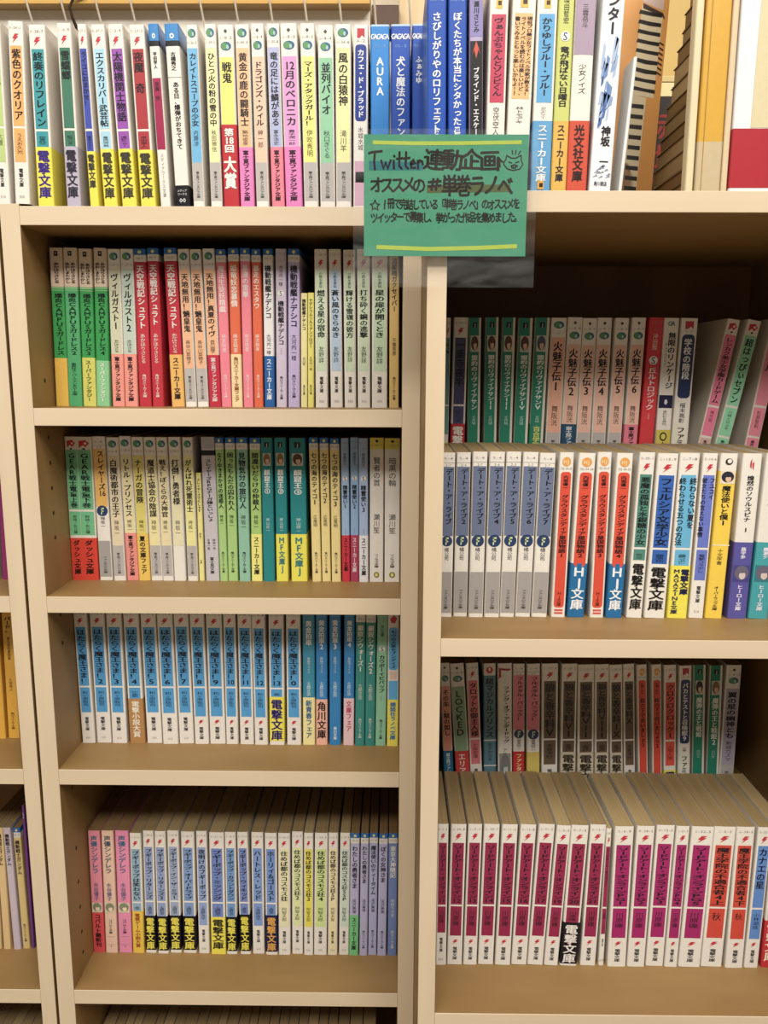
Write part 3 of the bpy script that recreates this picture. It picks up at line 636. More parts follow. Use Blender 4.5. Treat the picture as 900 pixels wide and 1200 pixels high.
  (240.0,10.4,0.66,56.0,151.0,'D','e9de3c','住めば都のコスモス荘3','阿智太郎','','slim white paperback with bright yellow panel',{'soft': 1}),
  (251.2,14.5,0.98,56.4,150.8,'D','d2e490','住めば都のコスモス荘4','阿智太郎','','thick white paperback with lime green panel',{'soft': 1}),
  (267.0,10.7,0.72,56.5,151.2,'D','f0e2b0','住めば都のコスモス荘SP','阿智太郎','','white paperback fading to peach at foot',{'soft': 1, 'nofoot': 1}),
  (279.6,11.1,0.85,57.0,150.8,'D','cfe0d0','住めば都のコスモス荘SSP','阿智太郎','','white paperback with pale mint panel',{'soft': 1}),
  (291.2,10.2,0.82,56.2,150.8,'S','b9b6d8','わたしの勇者さま','深沢美潮',(0.665, '74c884', 'スニーカー文庫', '141c14'),'pale lilac blue-capped paperback with green band',{}),
  (302.8,9.0,0.69,56.0,151.1,'S','b9b6d8','わたしの勇者さま','深沢美潮','','pale lilac blue-capped paperback right of the green band',{}),
  (312.7,9.5,0.59,57.2,150.9,'S','b4b4dc','魔法使いのティータイム','深沢美潮','','pale lilac blue-capped paperback, middle of the lilac group',{}),
  (323.2,9.9,0.65,56.0,150.6,'S','b9b6dc','ぼくの女神さま','深沢美潮','','pale lilac blue-capped paperback left of the slate blue one',{}),
  (334.8,10.2,0.22,56.5,151.1,'S','7088c0','東京大神隠記','中村うさぎ','','slate blue paperback against the right post',{'tc': 'e9e3d8'}),
 ]),
 ('right_back_upper', -243, [
  (388.7,5.1,0.23,63.6,150.9,'D','6aa0a0','二年八組','',(0.82, 'f2e233', '電撃文庫', '1c1470'),'teal panelled paperback half hidden by post, yellow foot',{}),
  (395.8,14.4,0.63,63.6,151.1,'D','4a4a74','一乗寺夜半','紅玉いづき',(0.695, 'c4242c', '電撃文庫', 'f2e8d8'),'dusky violet panelled paperback with red foot',{}),
  (413.5,12.3,-0.56,62.9,150.8,'JT','128468','盟約のリヴァイアサン','丈月城','','dark green paperback, grey blue portrait, first of its series',{}),
  (430.0,12.7,-0.46,63.0,151.2,'JT','128468','盟約のリヴァイアサンII','丈月城','','dark green paperback numbered II',{}),
  (445.4,12.7,0.04,62.8,151.2,'JT','128468','盟約のリヴァイアサンIII','丈月城','','dark green paperback numbered III',{}),
  (459.9,13.8,0.64,62.9,150.7,'JT','128468','盟約のリヴァイアサンIV','丈月城','','dark green paperback numbered IV',{}),
  (475.1,14.2,1.14,63.1,151.2,'JT','128468','盟約のリヴァイアサンV','丈月城',(0.695, '2a8a5c', '百合学園バトル', 'dcdc6c'),'dark green paperback numbered V with green yellow band',{}),
  (491.8,15.4,0.75,62.1,150.9,'F','eeb092','火魅子伝1','舞阪洸','','peach panelled paperback numbered 1 with logo at top',{}),
  (507.5,14.8,1.05,62.9,151.5,'F2','eebca6','火魅子伝2','舞阪洸',(0.695, '1c4c6c', '富士見ファンタジア文庫', 'dce0e4'),'peach panelled paperback numbered 2 with navy band',{}),
  (523.3,14.4,0.75,63.9,150.8,'F2','eebca6','火魅子伝3','舞阪洸','','peach panelled paperback numbered 3',{}),
  (539.0,14.6,0.3,63.8,151.3,'F2','eebca6','火魅子伝4','舞阪洸','','peach panelled paperback numbered 4',{}),
  (555.0,13.9,0.75,62.5,151.0,'F2','eebca6','火魅子伝5','舞阪洸','','peach panelled paperback numbered 5',{}),
  (570.9,13.9,1.03,62.2,151.4,'F2','eebca6','火魅子伝6','舞阪洸',(0.695, 'e87c92', '富士見ファンタジア文庫', '241418'),'peach panelled paperback numbered 6 with pink band',{}),
  (586.7,14.5,1.64,63.3,151.5,'X','dc3038','丘ルトロジック','沖田雅','','scarlet paperback with round white letter mark',{'s': 1, 'tc': 'f0dcd8'}),
  (603.6,15.1,0.77,63.6,151.2,'GA','e9e6d8','無限のリンケージ','あわむら赤光','','white paperback with dark square and yellow foot',{}),
  (619.6,16.5,1.2,63.5,151.1,'FM','22305c','学校の階段','櫂末高彰',(0.695, 'e9e3d0', 'ファミ通文庫', '1c1a1c'),'white paperback with long navy panel',{}),
  (642.9,12.7,9.55,62.2,151.1,'SD2','ee7c9c','レンカク美少女学園カードゲーム','神代明','','leaning white paperback with pink title panel',{}),
  (659.3,13.7,10.9,62.0,150.6,'SD2','8ed8ac','超はっぴぃセブン','川崎ヒロユキ','','leaning white paperback with mint green panel',{}),
  (691.5,14.1,7.88,63.5,150.5,'SD2','f08ca0','レンタル','杉原智則','','leaning white paperback with pink panel, rightmost',{}),
 ]),
 ('right_front_upper', -366.08, [
  (380.1,11.8,0.24,-46.8,150.5,'FD','6b7796','デート・ア・ライブ','橘公司','','white paperback with slate blue panel without a number',{}),
  (393.5,12.6,0.13,-45.2,150.6,'FD','6b7796','デート・ア・ライブ2','橘公司','','white paperback with slate blue panel numbered 2',{}),
  (407.2,13.2,0.23,-47.0,151.4,'FD','6b7796','デート・ア・ライブ3','橘公司','','white paperback with slate blue panel numbered 3',{}),
  (421.5,13.7,0.47,-46.8,151.4,'FD','6b7796','デート・ア・ライブ4','橘公司','','white paperback with slate blue panel numbered 4',{}),
  (435.8,13.3,0.77,-45.7,151.4,'FD','6b7796','デート・ア・ライブ5','橘公司','','white paperback with slate blue panel numbered 5',{}),
  (450.1,13.7,1.0,-45.1,151.1,'FD','6b7796','デート・ア・ライブ6','橘公司','','white paperback with slate blue panel numbered 6',{}),
  (464.9,14.1,0.95,-45.4,150.4,'FD','6b7796','デート・ア・ライブ7','橘公司','','white paperback with slate blue panel numbered 7',{}),
  (482.8,12.7,0.78,-45.5,151.0,'HJ','e2492c','グラウスタンディア皇国物語1','内堀優一','','white paperback with vermilion stripe numbered 1',{}),
  (497.6,15.0,1.57,-45.6,150.5,'HJ','e2492c','グラウスタンディア皇国物語2','内堀優一',(0.665, '1470a8', 'HJ文庫', 'f0f2f4'),'white paperback with vermilion stripe numbered 2 and blue band',{}),
  (518.1,12.5,0.07,-45.5,151.5,'HJ','e2492c','グラウスタンディア皇国物語3','内堀優一','','white paperback with vermilion stripe numbered 3',{}),
  (532.5,14.3,0.94,-46.9,150.8,'HJ','e2492c','グラウスタンディア皇国物語4','内堀優一',(0.665, '1470a8', 'HJ文庫', 'f0f2f4'),'white paperback with vermilion stripe numbered 4 and blue band',{}),
  (551.3,14.0,1.42,-45.9,151.4,'D','4f8a7c','悪魔の孤独と水銀糖の少女','紅玉いづき',(0.645, 'ece6da', '電撃文庫', '141214'),'paperback with grey green panel and large black letters',{}),
  (567.5,18.3,1.34,-46.5,150.6,'D','2f64b8','フェルシア文学少女','藤原祐',(0.665, 'ece6da', '電撃文庫', '141214'),'thick paperback with deep blue panel and large black letters',{}),
  (588.3,17.7,0.8,-46.5,151.1,'D','62b4dc','終わらない夏を|終わらせる五つの方法','電撃コラボレ',(0.675, 'f2e430', '電撃文庫MAGAZINE文庫', '141c50'),'thick paperback with light blue panel and yellow band',{}),
  (608.2,13.2,1.13,-45.5,150.9,'D','6878cc','フユコイ|彼女たちの言えない事情','電撃コラボレ','','white paperback with periwinkle blue panel',{}),
  (622.9,15.2,1.33,-46.3,150.9,'OV','f6cf2c','魔法使いと僕1','十文字青','','bright yellow paperback with white top',{}),
  (643.1,17.2,1.0,-46.3,150.9,'HW','5a55a4','煌然のソウルスピナ\u30001','蕗学歩','','thick white paperback with violet lower half',{}),
  (661.8,17.7,1.68,-46.8,151.0,'HW','3aa4ac','英雄の王','鷹瀬夕','','white and turquoise paperback at the frame edge',{}),
 ]),
 ('right_back_lower', -602.5, [
  (396.9,10.5,-3.1,63.9,150.9,'F2','ee9c80','その朱、獣の如し','',(0.665, '1c6c8c', '富士見ファンタジア文庫', 'dce0e4'),'salmon paperback with teal foot beside the post',{}),
  (410.4,15.2,-4.2,63.5,150.6,'F2','8fb48c','LOCKED','',(0.665, 'd43c34', 'エリア文庫', 'f2dcd8'),'sage green paperback with red foot',{}),
  (425.8,13.2,-3.42,63.4,151.3,'D','e87880','タロットの御主人様','七飯宏隆','','rose red panelled paperback',{'long': 1}),
  (440.1,13.2,-1.76,63.3,151.0,'KR2','5c8494','超マジカルプリンス','あすか正太','','steel blue paperback with red top emblem',{}),
  (455.4,15.5,-1.83,63.0,151.2,'X','ece6da','ファング・オブ・アンダードッグ','アサウラ','','white paperback with red triangle at top',{'tri': 1}),
  (472.0,12.5,-1.8,63.8,150.6,'FD','ee8496','フルメタル・パニック！','賀東招二',(0.665, 'cc2c28', 'ファンタジア文庫', 'f2e8a8'),'pink panelled paperback with round emblem and red foot',{}),
  (486.6,14.1,-1.85,62.2,151.3,'FD','ee8496','フルメタル・パニック！','賀東招二',(0.665, 'e0c85c', '', 'e9e3d8'),'pink panelled paperback with round emblem and yellow foot',{}),
  (503.1,17.5,-1.93,63.8,151.0,'D','6e5a48','狼と香辛料V','支倉凍砂','','white paperback with dark brown panel numbered V',{}),
  (523.1,16.8,-1.51,62.9,151.3,'D','6e5a48','狼と香辛料VI','支倉凍砂',(0.665, 'd8ccb4', '電撃文庫', '3a3020'),'white paperback with dark brown panel numbered VI',{}),
  (542.1,17.7,-2.25,62.4,150.7,'D','6e5a48','狼と香辛料VII','支倉凍砂',(0.665, 'd8ccb4', '電撃文庫', '3a3020'),'white paperback with dark brown panel numbered VII',{}),
  (561.1,15.4,-2.67,62.4,151.1,'D','6e5a48','狼と香辛料VIII','支倉凍砂',(0.665, 'd8ccb4', '電撃文庫', '3a3020'),'white paperback with dark brown panel numbered VIII',{}),
  (578.4,13.9,-3.28,62.6,150.7,'D','6e5a48','狼と香辛料IX','支倉凍砂',(0.665, 'd8ccb4', '電撃文庫', '3a3020'),'white paperback with dark brown panel numbered IX',{}),
  (594.0,12.1,-3.65,63.4,151.5,'D','6e5a48','狼と香辛料X','支倉凍砂','','white paperback with dark brown panel numbered X',{}),
  (609.4,10.6,-4.02,62.6,151.2,'HJ','e2492c','桜の下で会いましょう','久遠くおん','','vermilion striped paperback, first of two',{'T2': 1}),
  (624.6,10.6,-3.78,62.8,151.4,'HJ','e2492c','桜の下で会いましょう2','久遠くおん','','vermilion striped paperback numbered 2',{}),
  (637.0,13.2,-3.41,63.2,150.7,'D','e4503c','クロクロクロック1','入間人間',(0.8, 'f2e233', '電撃文庫', '1c1470'),'red panelled paperback with yellow foot',{}),
  (651.7,13.2,-2.87,62.4,150.4,'FM','24386c','バカとテストと召喚獣9','井上堅二',(0.665, 'e4e0d0', 'ファミ通文庫', '1c1a1c'),'white paperback with navy panel numbered 9',{}),
  (667.8,12.3,-3.15,63.0,150.9,'JT','128468','魔弾の王と戦姫','川口士','','dark green paperback, left of the two green ones',{}),
  (682.4,12.9,-2.09,62.3,150.8,'JT','128468','魔弾の王と戦姫2','川口士','','dark green paperback numbered 2',{}),
  (695.4,15.9,-0.3,62.6,151.3,'F2','b0aac0','翼の星の幽神とも','新城カズマ','','thick lilac grey paperback, rightmost of the row',{}),
 ]),
 ('right_front_lower', -723.22, [
  (382.4,10.5,-0.04,-47.2,151.6,'D','9c1a4c','ソードアート・オンライン11','川原礫','','white paperback with magenta panel numbered 11',{'pr': '590'}),
  (393.8,14.8,0.56,-46.5,151.1,'D','9c1a4c','ソードアート・オンライン12','川原礫','','white paperback with magenta panel numbered 12',{'b2': 1}),
  (409.7,13.5,0.77,-46.6,151.4,'D','9c1a4c','ソードアート・オンライン13','川原礫','','white paperback with magenta panel numbered 13',{'b2': 1}),
  (424.5,15.2,0.91,-45.9,151.1,'D','9c1a4c','ソードアート・オンライン14','川原礫','','white paperback with magenta panel numbered 14',{'b2': 1}),
  (441.2,15.2,1.11,-46.5,151.3,'D','9c1a4c','ソードアート・オンライン15','川原礫','','white paperback with magenta panel numbered 15',{'b2': 1}),
  (457.5,15.2,1.72,-45.8,150.9,'D','9c1a4c','ソードアート・オンライン16','川原礫','','white paperback with magenta panel numbered 16',{'b2': 1}),
  (473.4,15.4,2.34,-46.0,151.6,'D','9c1a4c','ソードアート・オンライン17','川原礫','','white paperback with magenta panel numbered 17',{'b2': 1}),
  (489.7,13.7,2.63,-46.6,150.7,'D','9c1a4c','ソードアート・オンライン19','川原礫','','white paperback with magenta panel numbered 19',{'b2': 1}),
  (505.1,16.7,2.03,-47.0,151.3,'D','9c1a4c','ソードアート・オンライン20','川原礫',(0.685, '14101c', '電撃文庫', 'ece6e0', 0.985),'magenta panelled paperback numbered 20 with black band',{'b2': 1}),
  (525.3,15.2,1.3,-46.1,151.6,'D','9c1a4c','ソードアート・オンライン21','川原礫','','white paperback with magenta panel numbered 21',{'b2': 1}),
  (543.6,5.2,0.24,-45.8,147.7,'D','9c1a4c','ソードアート・オンライン','川原礫','','very thin magenta spined booklet',{}),
  (552.0,18.2,0.0,-47.1,150.7,'D','aa1468','ソードアート・オンラインPG1','川原礫','','white paperback with bright purple pink panel, thickest left',{'b2': 1}),
  (571.4,17.2,0.58,-47.1,151.2,'D','aa1468','ソードアート・オンラインPG2','川原礫','','white paperback with bright purple pink panel',{'b2': 1}),
  (590.1,17.4,0.84,-45.8,151.5,'D','aa1468','ソードアート・オンラインPG3','川原礫','','white paperback with bright purple pink panel',{'b2': 1}),
  (608.3,12.6,0.94,-47.0,151.4,'D','aa1468','ソードアート・オンラインPG4','川原礫','','slim white paperback with bright purple pink panel',{'b2': 1}),
  (621.9,21.5,1.34,-46.9,150.9,'D','aa1468','ソードアート・オンラインPG5','川原礫','','thickest white paperback with bright purple pink panel',{'b2': 1}),
  (644.3,20.8,1.1,-46.0,150.5,'D','d6402c','魔王学院の不適合者4上','秋','','thick white paperback with orange red panel',{'b2': 1}),
  (667.9,17.3,0.08,-47.3,151.4,'D','d6402c','魔王学院の不適合者4下','秋','','white paperback with orange red panel right of its twin',{'b2': 1}),
  (686.7,13.6,0.7,-46.9,150.8,'D','5c8cd4','カナエの星','小林湖底','','white paperback with cornflower blue panel',{'b2': 1}),
  (703.6,14.7,-0.08,-46.3,151.2,'D','c8bca8','少女の鳥','',(0.66, 'cc2430', '電撃文庫', 'f0e6c8'),'paperback with red band at the frame edge',{}),
 ]),
 ('left_3', -362.77, [
  (-92.5,14.1,2.08,63.0,150.8,'X','e4dcc8','銀の薬','','','cream paperback mostly outside the frame',{}),
  (-73.4,6.0,1.61,63.9,151.0,'X','9a2a6c','あたりの蔵','','','slim magenta spined paperback',{}),
 ]),
 ('left_4', -544.09, [
  (-110.5,24.4,0.61,68.4,151.1,'KY','eeb22c','狼の口','','','golden yellow paperback cut by the frame',{}),
  (-83.9,12.5,1.11,69.9,150.9,'KY','eeb22c','バード。','久保帯人','','golden yellow paperback against the post',{}),
 ]),
 ('left_5', -797.09, [
  (-118.0,11.3,1.73,61.1,150.5,'X','e0c088','機動戦士','','','sand coloured paperback cut by the frame',{}),
  (-104.2,8.3,0.74,60.5,151.2,'X','e6c488','機動戦士ガンダム','','','sand coloured paperback, left of the lilac one',{}),
  (-92.4,8.3,-0.51,60.2,151.5,'X','cfc0cc','機動戦士ガンダム','','','pale lilac sand paperback',{}),
  (-82.6,8.3,-0.34,61.8,150.5,'S','e2c680','機動戦士ガンダム','','','sand coloured blue-capped paperback',{}),
  (-72.3,2.9,0.24,61.9,177.8,'XL','7c3c94','ジハード','','','tall purple book squeezed against the post',{}),
 ]),
]

# ------------------------------------------------------------ the three bookcases
W, TB = 345.83, 16.4
ZS = [0.0, -180.33, -362.77, -544.09, -797.09]
ZLOW = -1051.0
R0, R1X, RX, RY, RB, RT_ = 362.95, 378.28, 745.0, -108.43, 195.0, 15.72
RZ = [-9.46, -366.08, -723.22]

def board(root, name, x0, x1, y0, y1, z0, z1, m=None, bv=True, edge=True):
    # faces coloured darker brown than the thin pale strip along the front
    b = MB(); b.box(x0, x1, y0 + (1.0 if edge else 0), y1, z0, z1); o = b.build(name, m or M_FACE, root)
    if edge:
        e = MB(); e.box(x0, x1, y0, y0 + 1.0, z0, z1)
        q = e.build('front_strip', M_WOODH if x1 - x0 > z1 - z0 else M_WOOD, o); bevel(q, .4)
    return o
def pegs(root, x, y, zs, sgn):
    for z in zs:
        b = MB(); n = 10; r = 2.2
        a = [(x + sgn * .15, y + r * math.cos(2*math.pi*k/n), z + r * math.sin(2*math.pi*k/n)) for k in range(n)]
        c = [(x - sgn * .05, p[1], p[2]) for p in a]
        b.poly(a if sgn < 0 else a[::-1], 'ffffff')
        for k in range(n): b.poly([a[k], a[(k+1) % n], c[(k+1) % n], c[k]], 'ffffff')
        b.build('peg_hole', M_DARK, root)

mid = thing('bookcase', 'narrow pale birch bookcase in the middle with five visible shelves', 'bookcase', (0, 0, ZLOW - 60))
def inv(root, o):
    o.location = -root.location
    return o
def under(root, *objs):
    for o in objs: o.location = -Vector(root.location)
parts = []
parts.append(board(mid, 'side_panel', -17.6, 0, 0, 200, ZLOW - 60, 2.0))
parts.append(board(mid, 'side_panel', W, R0 - .3, 0, 200, ZLOW - 60, 0.0))
for z in ZS: parts.append(board(mid, 'shelf', 0.1, W - .1, 0, 192, z - TB, z))
parts.append(board(mid, 'shelf', 0.1, W - .1, 0, 192, ZLOW - TB, ZLOW))
parts.append(board(mid, 'back_panel', 0, W, 192.5, 199.5, ZLOW - 60, -TB - .2, M_BACK, False, False))
before = set(bpy.data.objects)
pegs(mid, 0, 30, [-155, -210, -235, -260, -285, -310, -390, -420, -580, -650, -690, -720, -750, -775, -835], 1)
parts += [o for o in bpy.data.objects if o not in before]
under(mid, *parts)

lef = thing('bookcase', 'pale birch bookcase cut off by the left edge of the frame', 'bookcase', (-250, 0, ZLOW - 60))
parts = [board(lef, 'side_panel', -36.0, -20.6, 0, 200, ZLOW - 60, 1.0)]
parts.append(board(lef, 'side_panel', -380, -364.6, 0, 200, ZLOW - 60, 1.0))
for z in ZS + [ZLOW]: parts.append(board(lef, 'shelf', -364.5, -36.1, 0, 192, z - TB, z))
parts.append(board(lef, 'back_panel', -364, -36, 192.5, 199.5, ZLOW - 60, -20, M_BACK, False, False))
under(lef, *parts)

rig = thing('bookcase', 'deep birch bookcase on the right holding two rows per shelf', 'bookcase', (R0, RY, ZLOW - 60))
parts = [board(rig, 'side_panel', R0, R1X, RY, RB + 8, ZLOW - 60, RZ[0] - RT_ - .1)]
parts.append(board(rig, 'side_panel', RX, RX + 16, RY, RB + 8, ZLOW - 60, RZ[0] - RT_ - .1))
parts.append(board(rig, 'top_board', R0, RX + 16, RY, RB + 8, RZ[0] - RT_, RZ[0]))
for z in RZ[1:]: parts.append(board(rig, 'shelf', R1X + .1, RX - .1, RY, RB, z - RT_, z))
parts.append(board(rig, 'shelf', R1X + .1, RX - .1, RY, RB, ZLOW - 30 - RT_, ZLOW - 30))
for z, h in ((RZ[1], 123.0), (RZ[2], 120.7)):
    parts.append(board(rig, 'riser', R1X + 1, RX - 1, 61.5, RB - 1, z + h - 10, z + h - .05))
    parts.append(board(rig, 'riser', R1X + 1, RX - 1, 62, 70, z + .05, z + h - 10.1))
parts.append(board(rig, 'back_panel', R1X, RX, RB + .5, RB + 7, ZLOW - 60, RZ[0] - RT_ - .2, M_BACK, False, False))
under(rig, *parts)

# ------------------------------------------------------------ the books
PLACE = {
 'top_mid': 'top of middle bookcase', 'top_right': 'top of right bookcase',
 'mid_2': 'first shelf of middle bookcase', 'mid_3': 'second shelf of middle bookcase',
 'mid_4': 'third shelf of middle bookcase', 'mid_5': 'fourth shelf of middle bookcase',
 'right_front_upper': 'upper front row, right bookcase', 'right_back_upper': 'upper back row, right bookcase',
 'right_front_lower': 'lower front row, right bookcase', 'right_back_lower': 'lower back row, right bookcase',
 'left_3': 'upper shelf of left bookcase', 'left_4': 'middle shelf of left bookcase', 'left_5': 'lower shelf of left bookcase'}
ORD = ['first', 'second', 'third', 'fourth', 'fifth', 'sixth', 'seventh', 'eighth', 'ninth', 'tenth', '11th', '12th', '13th', '14th', '15th',
       '16th', '17th', '18th', '19th', '20th', '21st', '22nd', '23rd', '24th', '25th', '26th', '27th', '28th', '29th', '30th']
def short(s, n):
    w = s.split()
    return ' '.join(w[:n])
for key, zs, books in ROWS:
    for i, (X, w, lean, Y, H, T, c, title, author, obi, look, kw) in enumerate(books):
        place = PLACE[key]
        tail = f', {ORD[i]} book on {place}' if 'row' not in place else f', {ORD[i]} book, {place}'
        lab = look + tail
        if len(lab.replace(',', ' ').split()) > 16: lab = look + f', {ORD[i]} on {place}'
        if len(lab.replace(',', ' ').split()) > 16: lab = look + f', {ORD[i]}, {place}'
        if len(lab.replace(',', ' ').split()) > 16: lab = (look + f', {ORD[i]}, {place}').replace('right bookcase', 'right').replace('shelf of middle bookcase', 'middle shelf')
        z = zs
        if key == 'top_mid': z = 2.0 if i < 2 else 0.0
        make_book('paperback', X, w, lean, Y, H, T, c, title, author, obi, look, kw, z, lab, 'paperbacks on ' + place)
        LABELS = globals().setdefault('LABELS', []); LABELS.append(lab)

# books on the lowest shelf: only their page tops reach into the frame
random.seed(11)
x = 2.0; i = 0
while x < W - 24:
    w = random.choice((9.5, 11, 12, 13.5, 15)); H = 151 + random.uniform(-.6, .6)
    last = x + w > W - 42
    c = random.choice(('e6dccc', '8c7a64', 'd8ccb8', 'b8a890'))
    if x + w > W - 3: break
    if x > W - 32: c = '141216'; w = 24
    make_book('paperback', x, w, 0, 57 + random.uniform(-1, 1), H, 'X', c, '', '', '', '', {}, ZLOW, 'paperback showing only its page tops, %s on the lowest shelf of middle bookcase' % ORD[i] if c != '141216' else 'thick black book at the right end of the lowest shelf', 'paperbacks on the lowest shelf')
    x += w + .4; i += 1
x = -36 - 12 * 11.6; i = 0
while x < -50:
    w = 11.2
    make_book('paperback', x, w, 0, 61, 151, 'X', 'd8ccb8', '', '', '', '', {}, ZLOW, 'paperback showing only its page top, %s on the lowest shelf of left bookcase' % ORD[i], 'paperbacks low in the left bookcase')
    x += w + .4; i += 1

# ------------------------------------------------------------ the shop card in its clear sleeve
card = thing('shop_card', 'green handwritten shop card taped up in a clear plastic sleeve', 'sign', (375.5, -117, -60))
cb = MB(); INKB = '1c100e'
x0, x1, z0, z1 = 314.2 - 375.5, 437.0 - 375.5, -59.0 + 60, 28.1 + 60
cb.box(x0, x1, 0, .5, z0, z1, '3c8e6e')
wc, hc = x1 - x0, z1 - z0
def cx(u): return x0 + u * wc
def cz(v): return z1 - v * hc
cb.build('card', M_MATTE, card)
ink = MB()
_sk = [0]
def stroke(pts, r, col, y=-.12):
    """one felt-pen line as a single mitred ribbon"""
    P = [Vector((cx(u), 0, cz(v))) for u, v in pts]; L = []; R = []
    _sk[0] += 1; y -= .0008 * _sk[0]
    for i, p in enumerate(P):
        d0 = (P[i] - P[i-1]).normalized() if i else None; d1 = (P[i+1] - P[i]).normalized() if i < len(P) - 1 else None
        d = ((d0 or d1) + (d1 or d0))
        d = d.normalized() if d.length > .3 else (d0 or d1)
        n = Vector((-d.z, 0, d.x)); k = r / max(.55, n.dot(Vector((-(d0 or d1).z, 0, (d0 or d1).x))))
        e = d * r * .6 * (-1 if i == 0 else 1 if i == len(P) - 1 else 0)
        L.append(p + n * k + e); R.append(p - n * k + e)
    for i in range(len(P) - 1):
        ink.poly([(q.x, y, q.z) for q in (R[i], R[i+1], L[i+1], L[i])], col)
stroke([(.06, .065), (.3, .072), (.6, .07), (.95, .062)], 1.35, 'a2b832')
stroke([(.085, .925), (.4, .94), (.7, .93), (.94, .915)], 1.5, 'a2b832')
ink.poly([(cx(.03), -.08, cz(.29)), (cx(.36), -.08, cz(.29)), (cx(.36), -.08, cz(.225)), (cx(.03), -.08, cz(.215))], '1c6c74')
ink.poly([(cx(.385), -.08, cz(.475)), (cx(.895), -.08, cz(.465)), (cx(.895), -.08, cz(.405)), (cx(.385), -.08, cz(.41))], '4c5a2c')
# "Twitter" in felt-pen strokes
def strokes(lines, ox, oy, sx, sy, r, col=INKB):
    for ln in lines: stroke([(ox + a * sx, oy + b * sy) for a, b in ln], r, col, -.2)
strokes([[(0, .12), (.2, .06), (.9, 0)], [(.42, .05), (.36, .6), (.42, 1)],
         [(.85, .5), (1.0, .95), (1.15, .6), (1.3, .95), (1.5, .48)],
         [(1.7, .5), (1.72, .95)], [(1.72, .25), (1.76, .3)],
         [(2.1, .05), (2.08, .8), (2.25, .95)], [(1.9, .42), (2.3, .38)],
         [(2.55, .05), (2.52, .8), (2.7, .95)], [(2.38, .4), (2.8, .36)],
         [(2.85, .72), (3.15, .65), (3.05, .48), (2.88, .6), (2.92, .9), (3.2, .9)],
         [(3.35, .5), (3.38, .95)], [(3.38, .65), (3.5, .5), (3.65, .56), (3.7, .72)]], .03, .135, .089, .15, .8)
def hand(t, u0, v, size_u, step, off, hgt=1.0):
    random.seed(len(t))
    for k, ch in enumerate(t):
        put(ink, ch, cx(u0 + k * step + size_u / 2), cz(v + random.uniform(-.006, .006)), size_u * wc, size_u * wc * hgt, INKB, -.25, off, vert=False, tilt=random.uniform(-.09, .06))
hand('連動企画', .365, .205, .125, .113, .022, .98)
hand('♪'[:0], 0, 0, .1, .1, 0)
strokes([[(0, 0), (.05, 1)], [(.08, .2), (.3, .45)]], .825, .19, .06, .07, .6)
hand('オススメの', .035, .405, .085, .065, .02, 1.15)
strokes([[(0, .3), (1, .2)], [(0, .7), (1, .6)], [(.4, 0), (.25, 1)], [(.75, 0), (.6, 1)]], .395, .36, .075, .09, .9)
hand('単巻ラノベ', .475, .41, .098, .085, .024, 1.3)
strokes([[(.5, 0), (.68, .36), (1, .42), (.75, .66), (.84, 1), (.5, .8), (.18, 1), (.27, .66), (0, .42), (.34, .36), (.5, 0)]], .04, .535, .055, .08, .4)
hand('1冊で完結している「単巻ラノベ」のオススメを', .105, .565, .046, .0385, .02, 1.4)
hand('ツイッターで募集し、挙がった作品を集めました。', .04, .675, .047, .0402, .02, 1.35)
# the little pen-drawn animal face
strokes([[(0, .45), (.1, .3), (.14, .02), (.38, .2), (.62, .2), (.9, .02), (.92, .35), (1, .6), (.85, .9), (.5, 1), (.2, .9), (0, .62), (0, .45)],
         [(.25, .45), (.42, .52)], [(.62, .5), (.8, .42)], [(.38, .7), (.55, .62), (.72, .7), (.6, .85), (.44, .84), (.38, .7)],
         [(.5, .72), (.5, .76)], [(.6, .72), (.6, .76)], [(.42, -.3), (.45, -.05)], [(.62, -.3), (.6, -.05)], [(.85, -.25), (.75, -.02)]], .852, .165, .115, .125, .38)
build_groups(ink, 'lettering', M_MATTE, card)
m_sl, nt, b = mat('clear_vinyl', .18, .5)
b.inputs['Base Color'].default_value = (.8, .84, .84, 1); b.inputs['Transmission Weight'].default_value = 0.0
tr = nt.nodes.new('ShaderNodeBsdfTransparent'); mxs = nt.nodes.new('ShaderNodeMixShader'); 
nz = nt.nodes.new('ShaderNodeTexNoise'); nz.inputs['Scale'].default_value = 14; nz.inputs['Distortion'].default_value = 1.5
tcs = nt.nodes.new('ShaderNodeTexCoord'); mps = nt.nodes.new('ShaderNodeMapping'); mps.inputs['Scale'].default_value = (1, 1, 4)
nt.links.new(tcs.outputs['Object'], mps.inputs[0]); nt.links.new(mps.outputs[0], nz.inputs['Vector'])
mr = nt.nodes.new('ShaderNodeMapRange'); mr.inputs[1].default_value = .35; mr.inputs[2].default_value = .75; mr.inputs[3].default_value = .992; mr.inputs[4].default_value = .955
nt.links.new(nz.outputs['Fac'], mr.inputs[0]); nt.links.new(mr.outputs[0], mxs.inputs[0])
nt.links.new(b.outputs[0], mxs.inputs[1]); nt.links.new(tr.outputs[0], mxs.inputs[2])
nt.links.new(mxs.outputs[0], nt.nodes['Material Output'].inputs['Surface'])
sl = MB()
sx0, sx1, sz0, sz1 = 306.0 - 375.5, 444.0 - 375.5, -82 + 60, 32 + 60
N = 16
for yy in (-.7, 1.1):
    g = [[(sx0 + (sx1 - sx0) * i / N, yy + (1.2 * math.sin(i * .9 + j * .7) * max(0, (j - 9) / 7) if yy < 0 else 0) * .8 - (0.0), sz1 - (sz1 - sz0) * j / N) for i in range(N + 1)] for j in range(N + 1)]
    for j in range(N):
        for i in range(N): sl.poly([g[j+1][i], g[j+1][i+1], g[j][i+1], g[j][i]], 'ffffff')
so_ = sl.build('clear_sleeve', m_sl, card)
so_['label'] = 'wrinkled clear plastic sleeve around the card'
for p_ in so_.data.polygons: p_.use_smooth = True

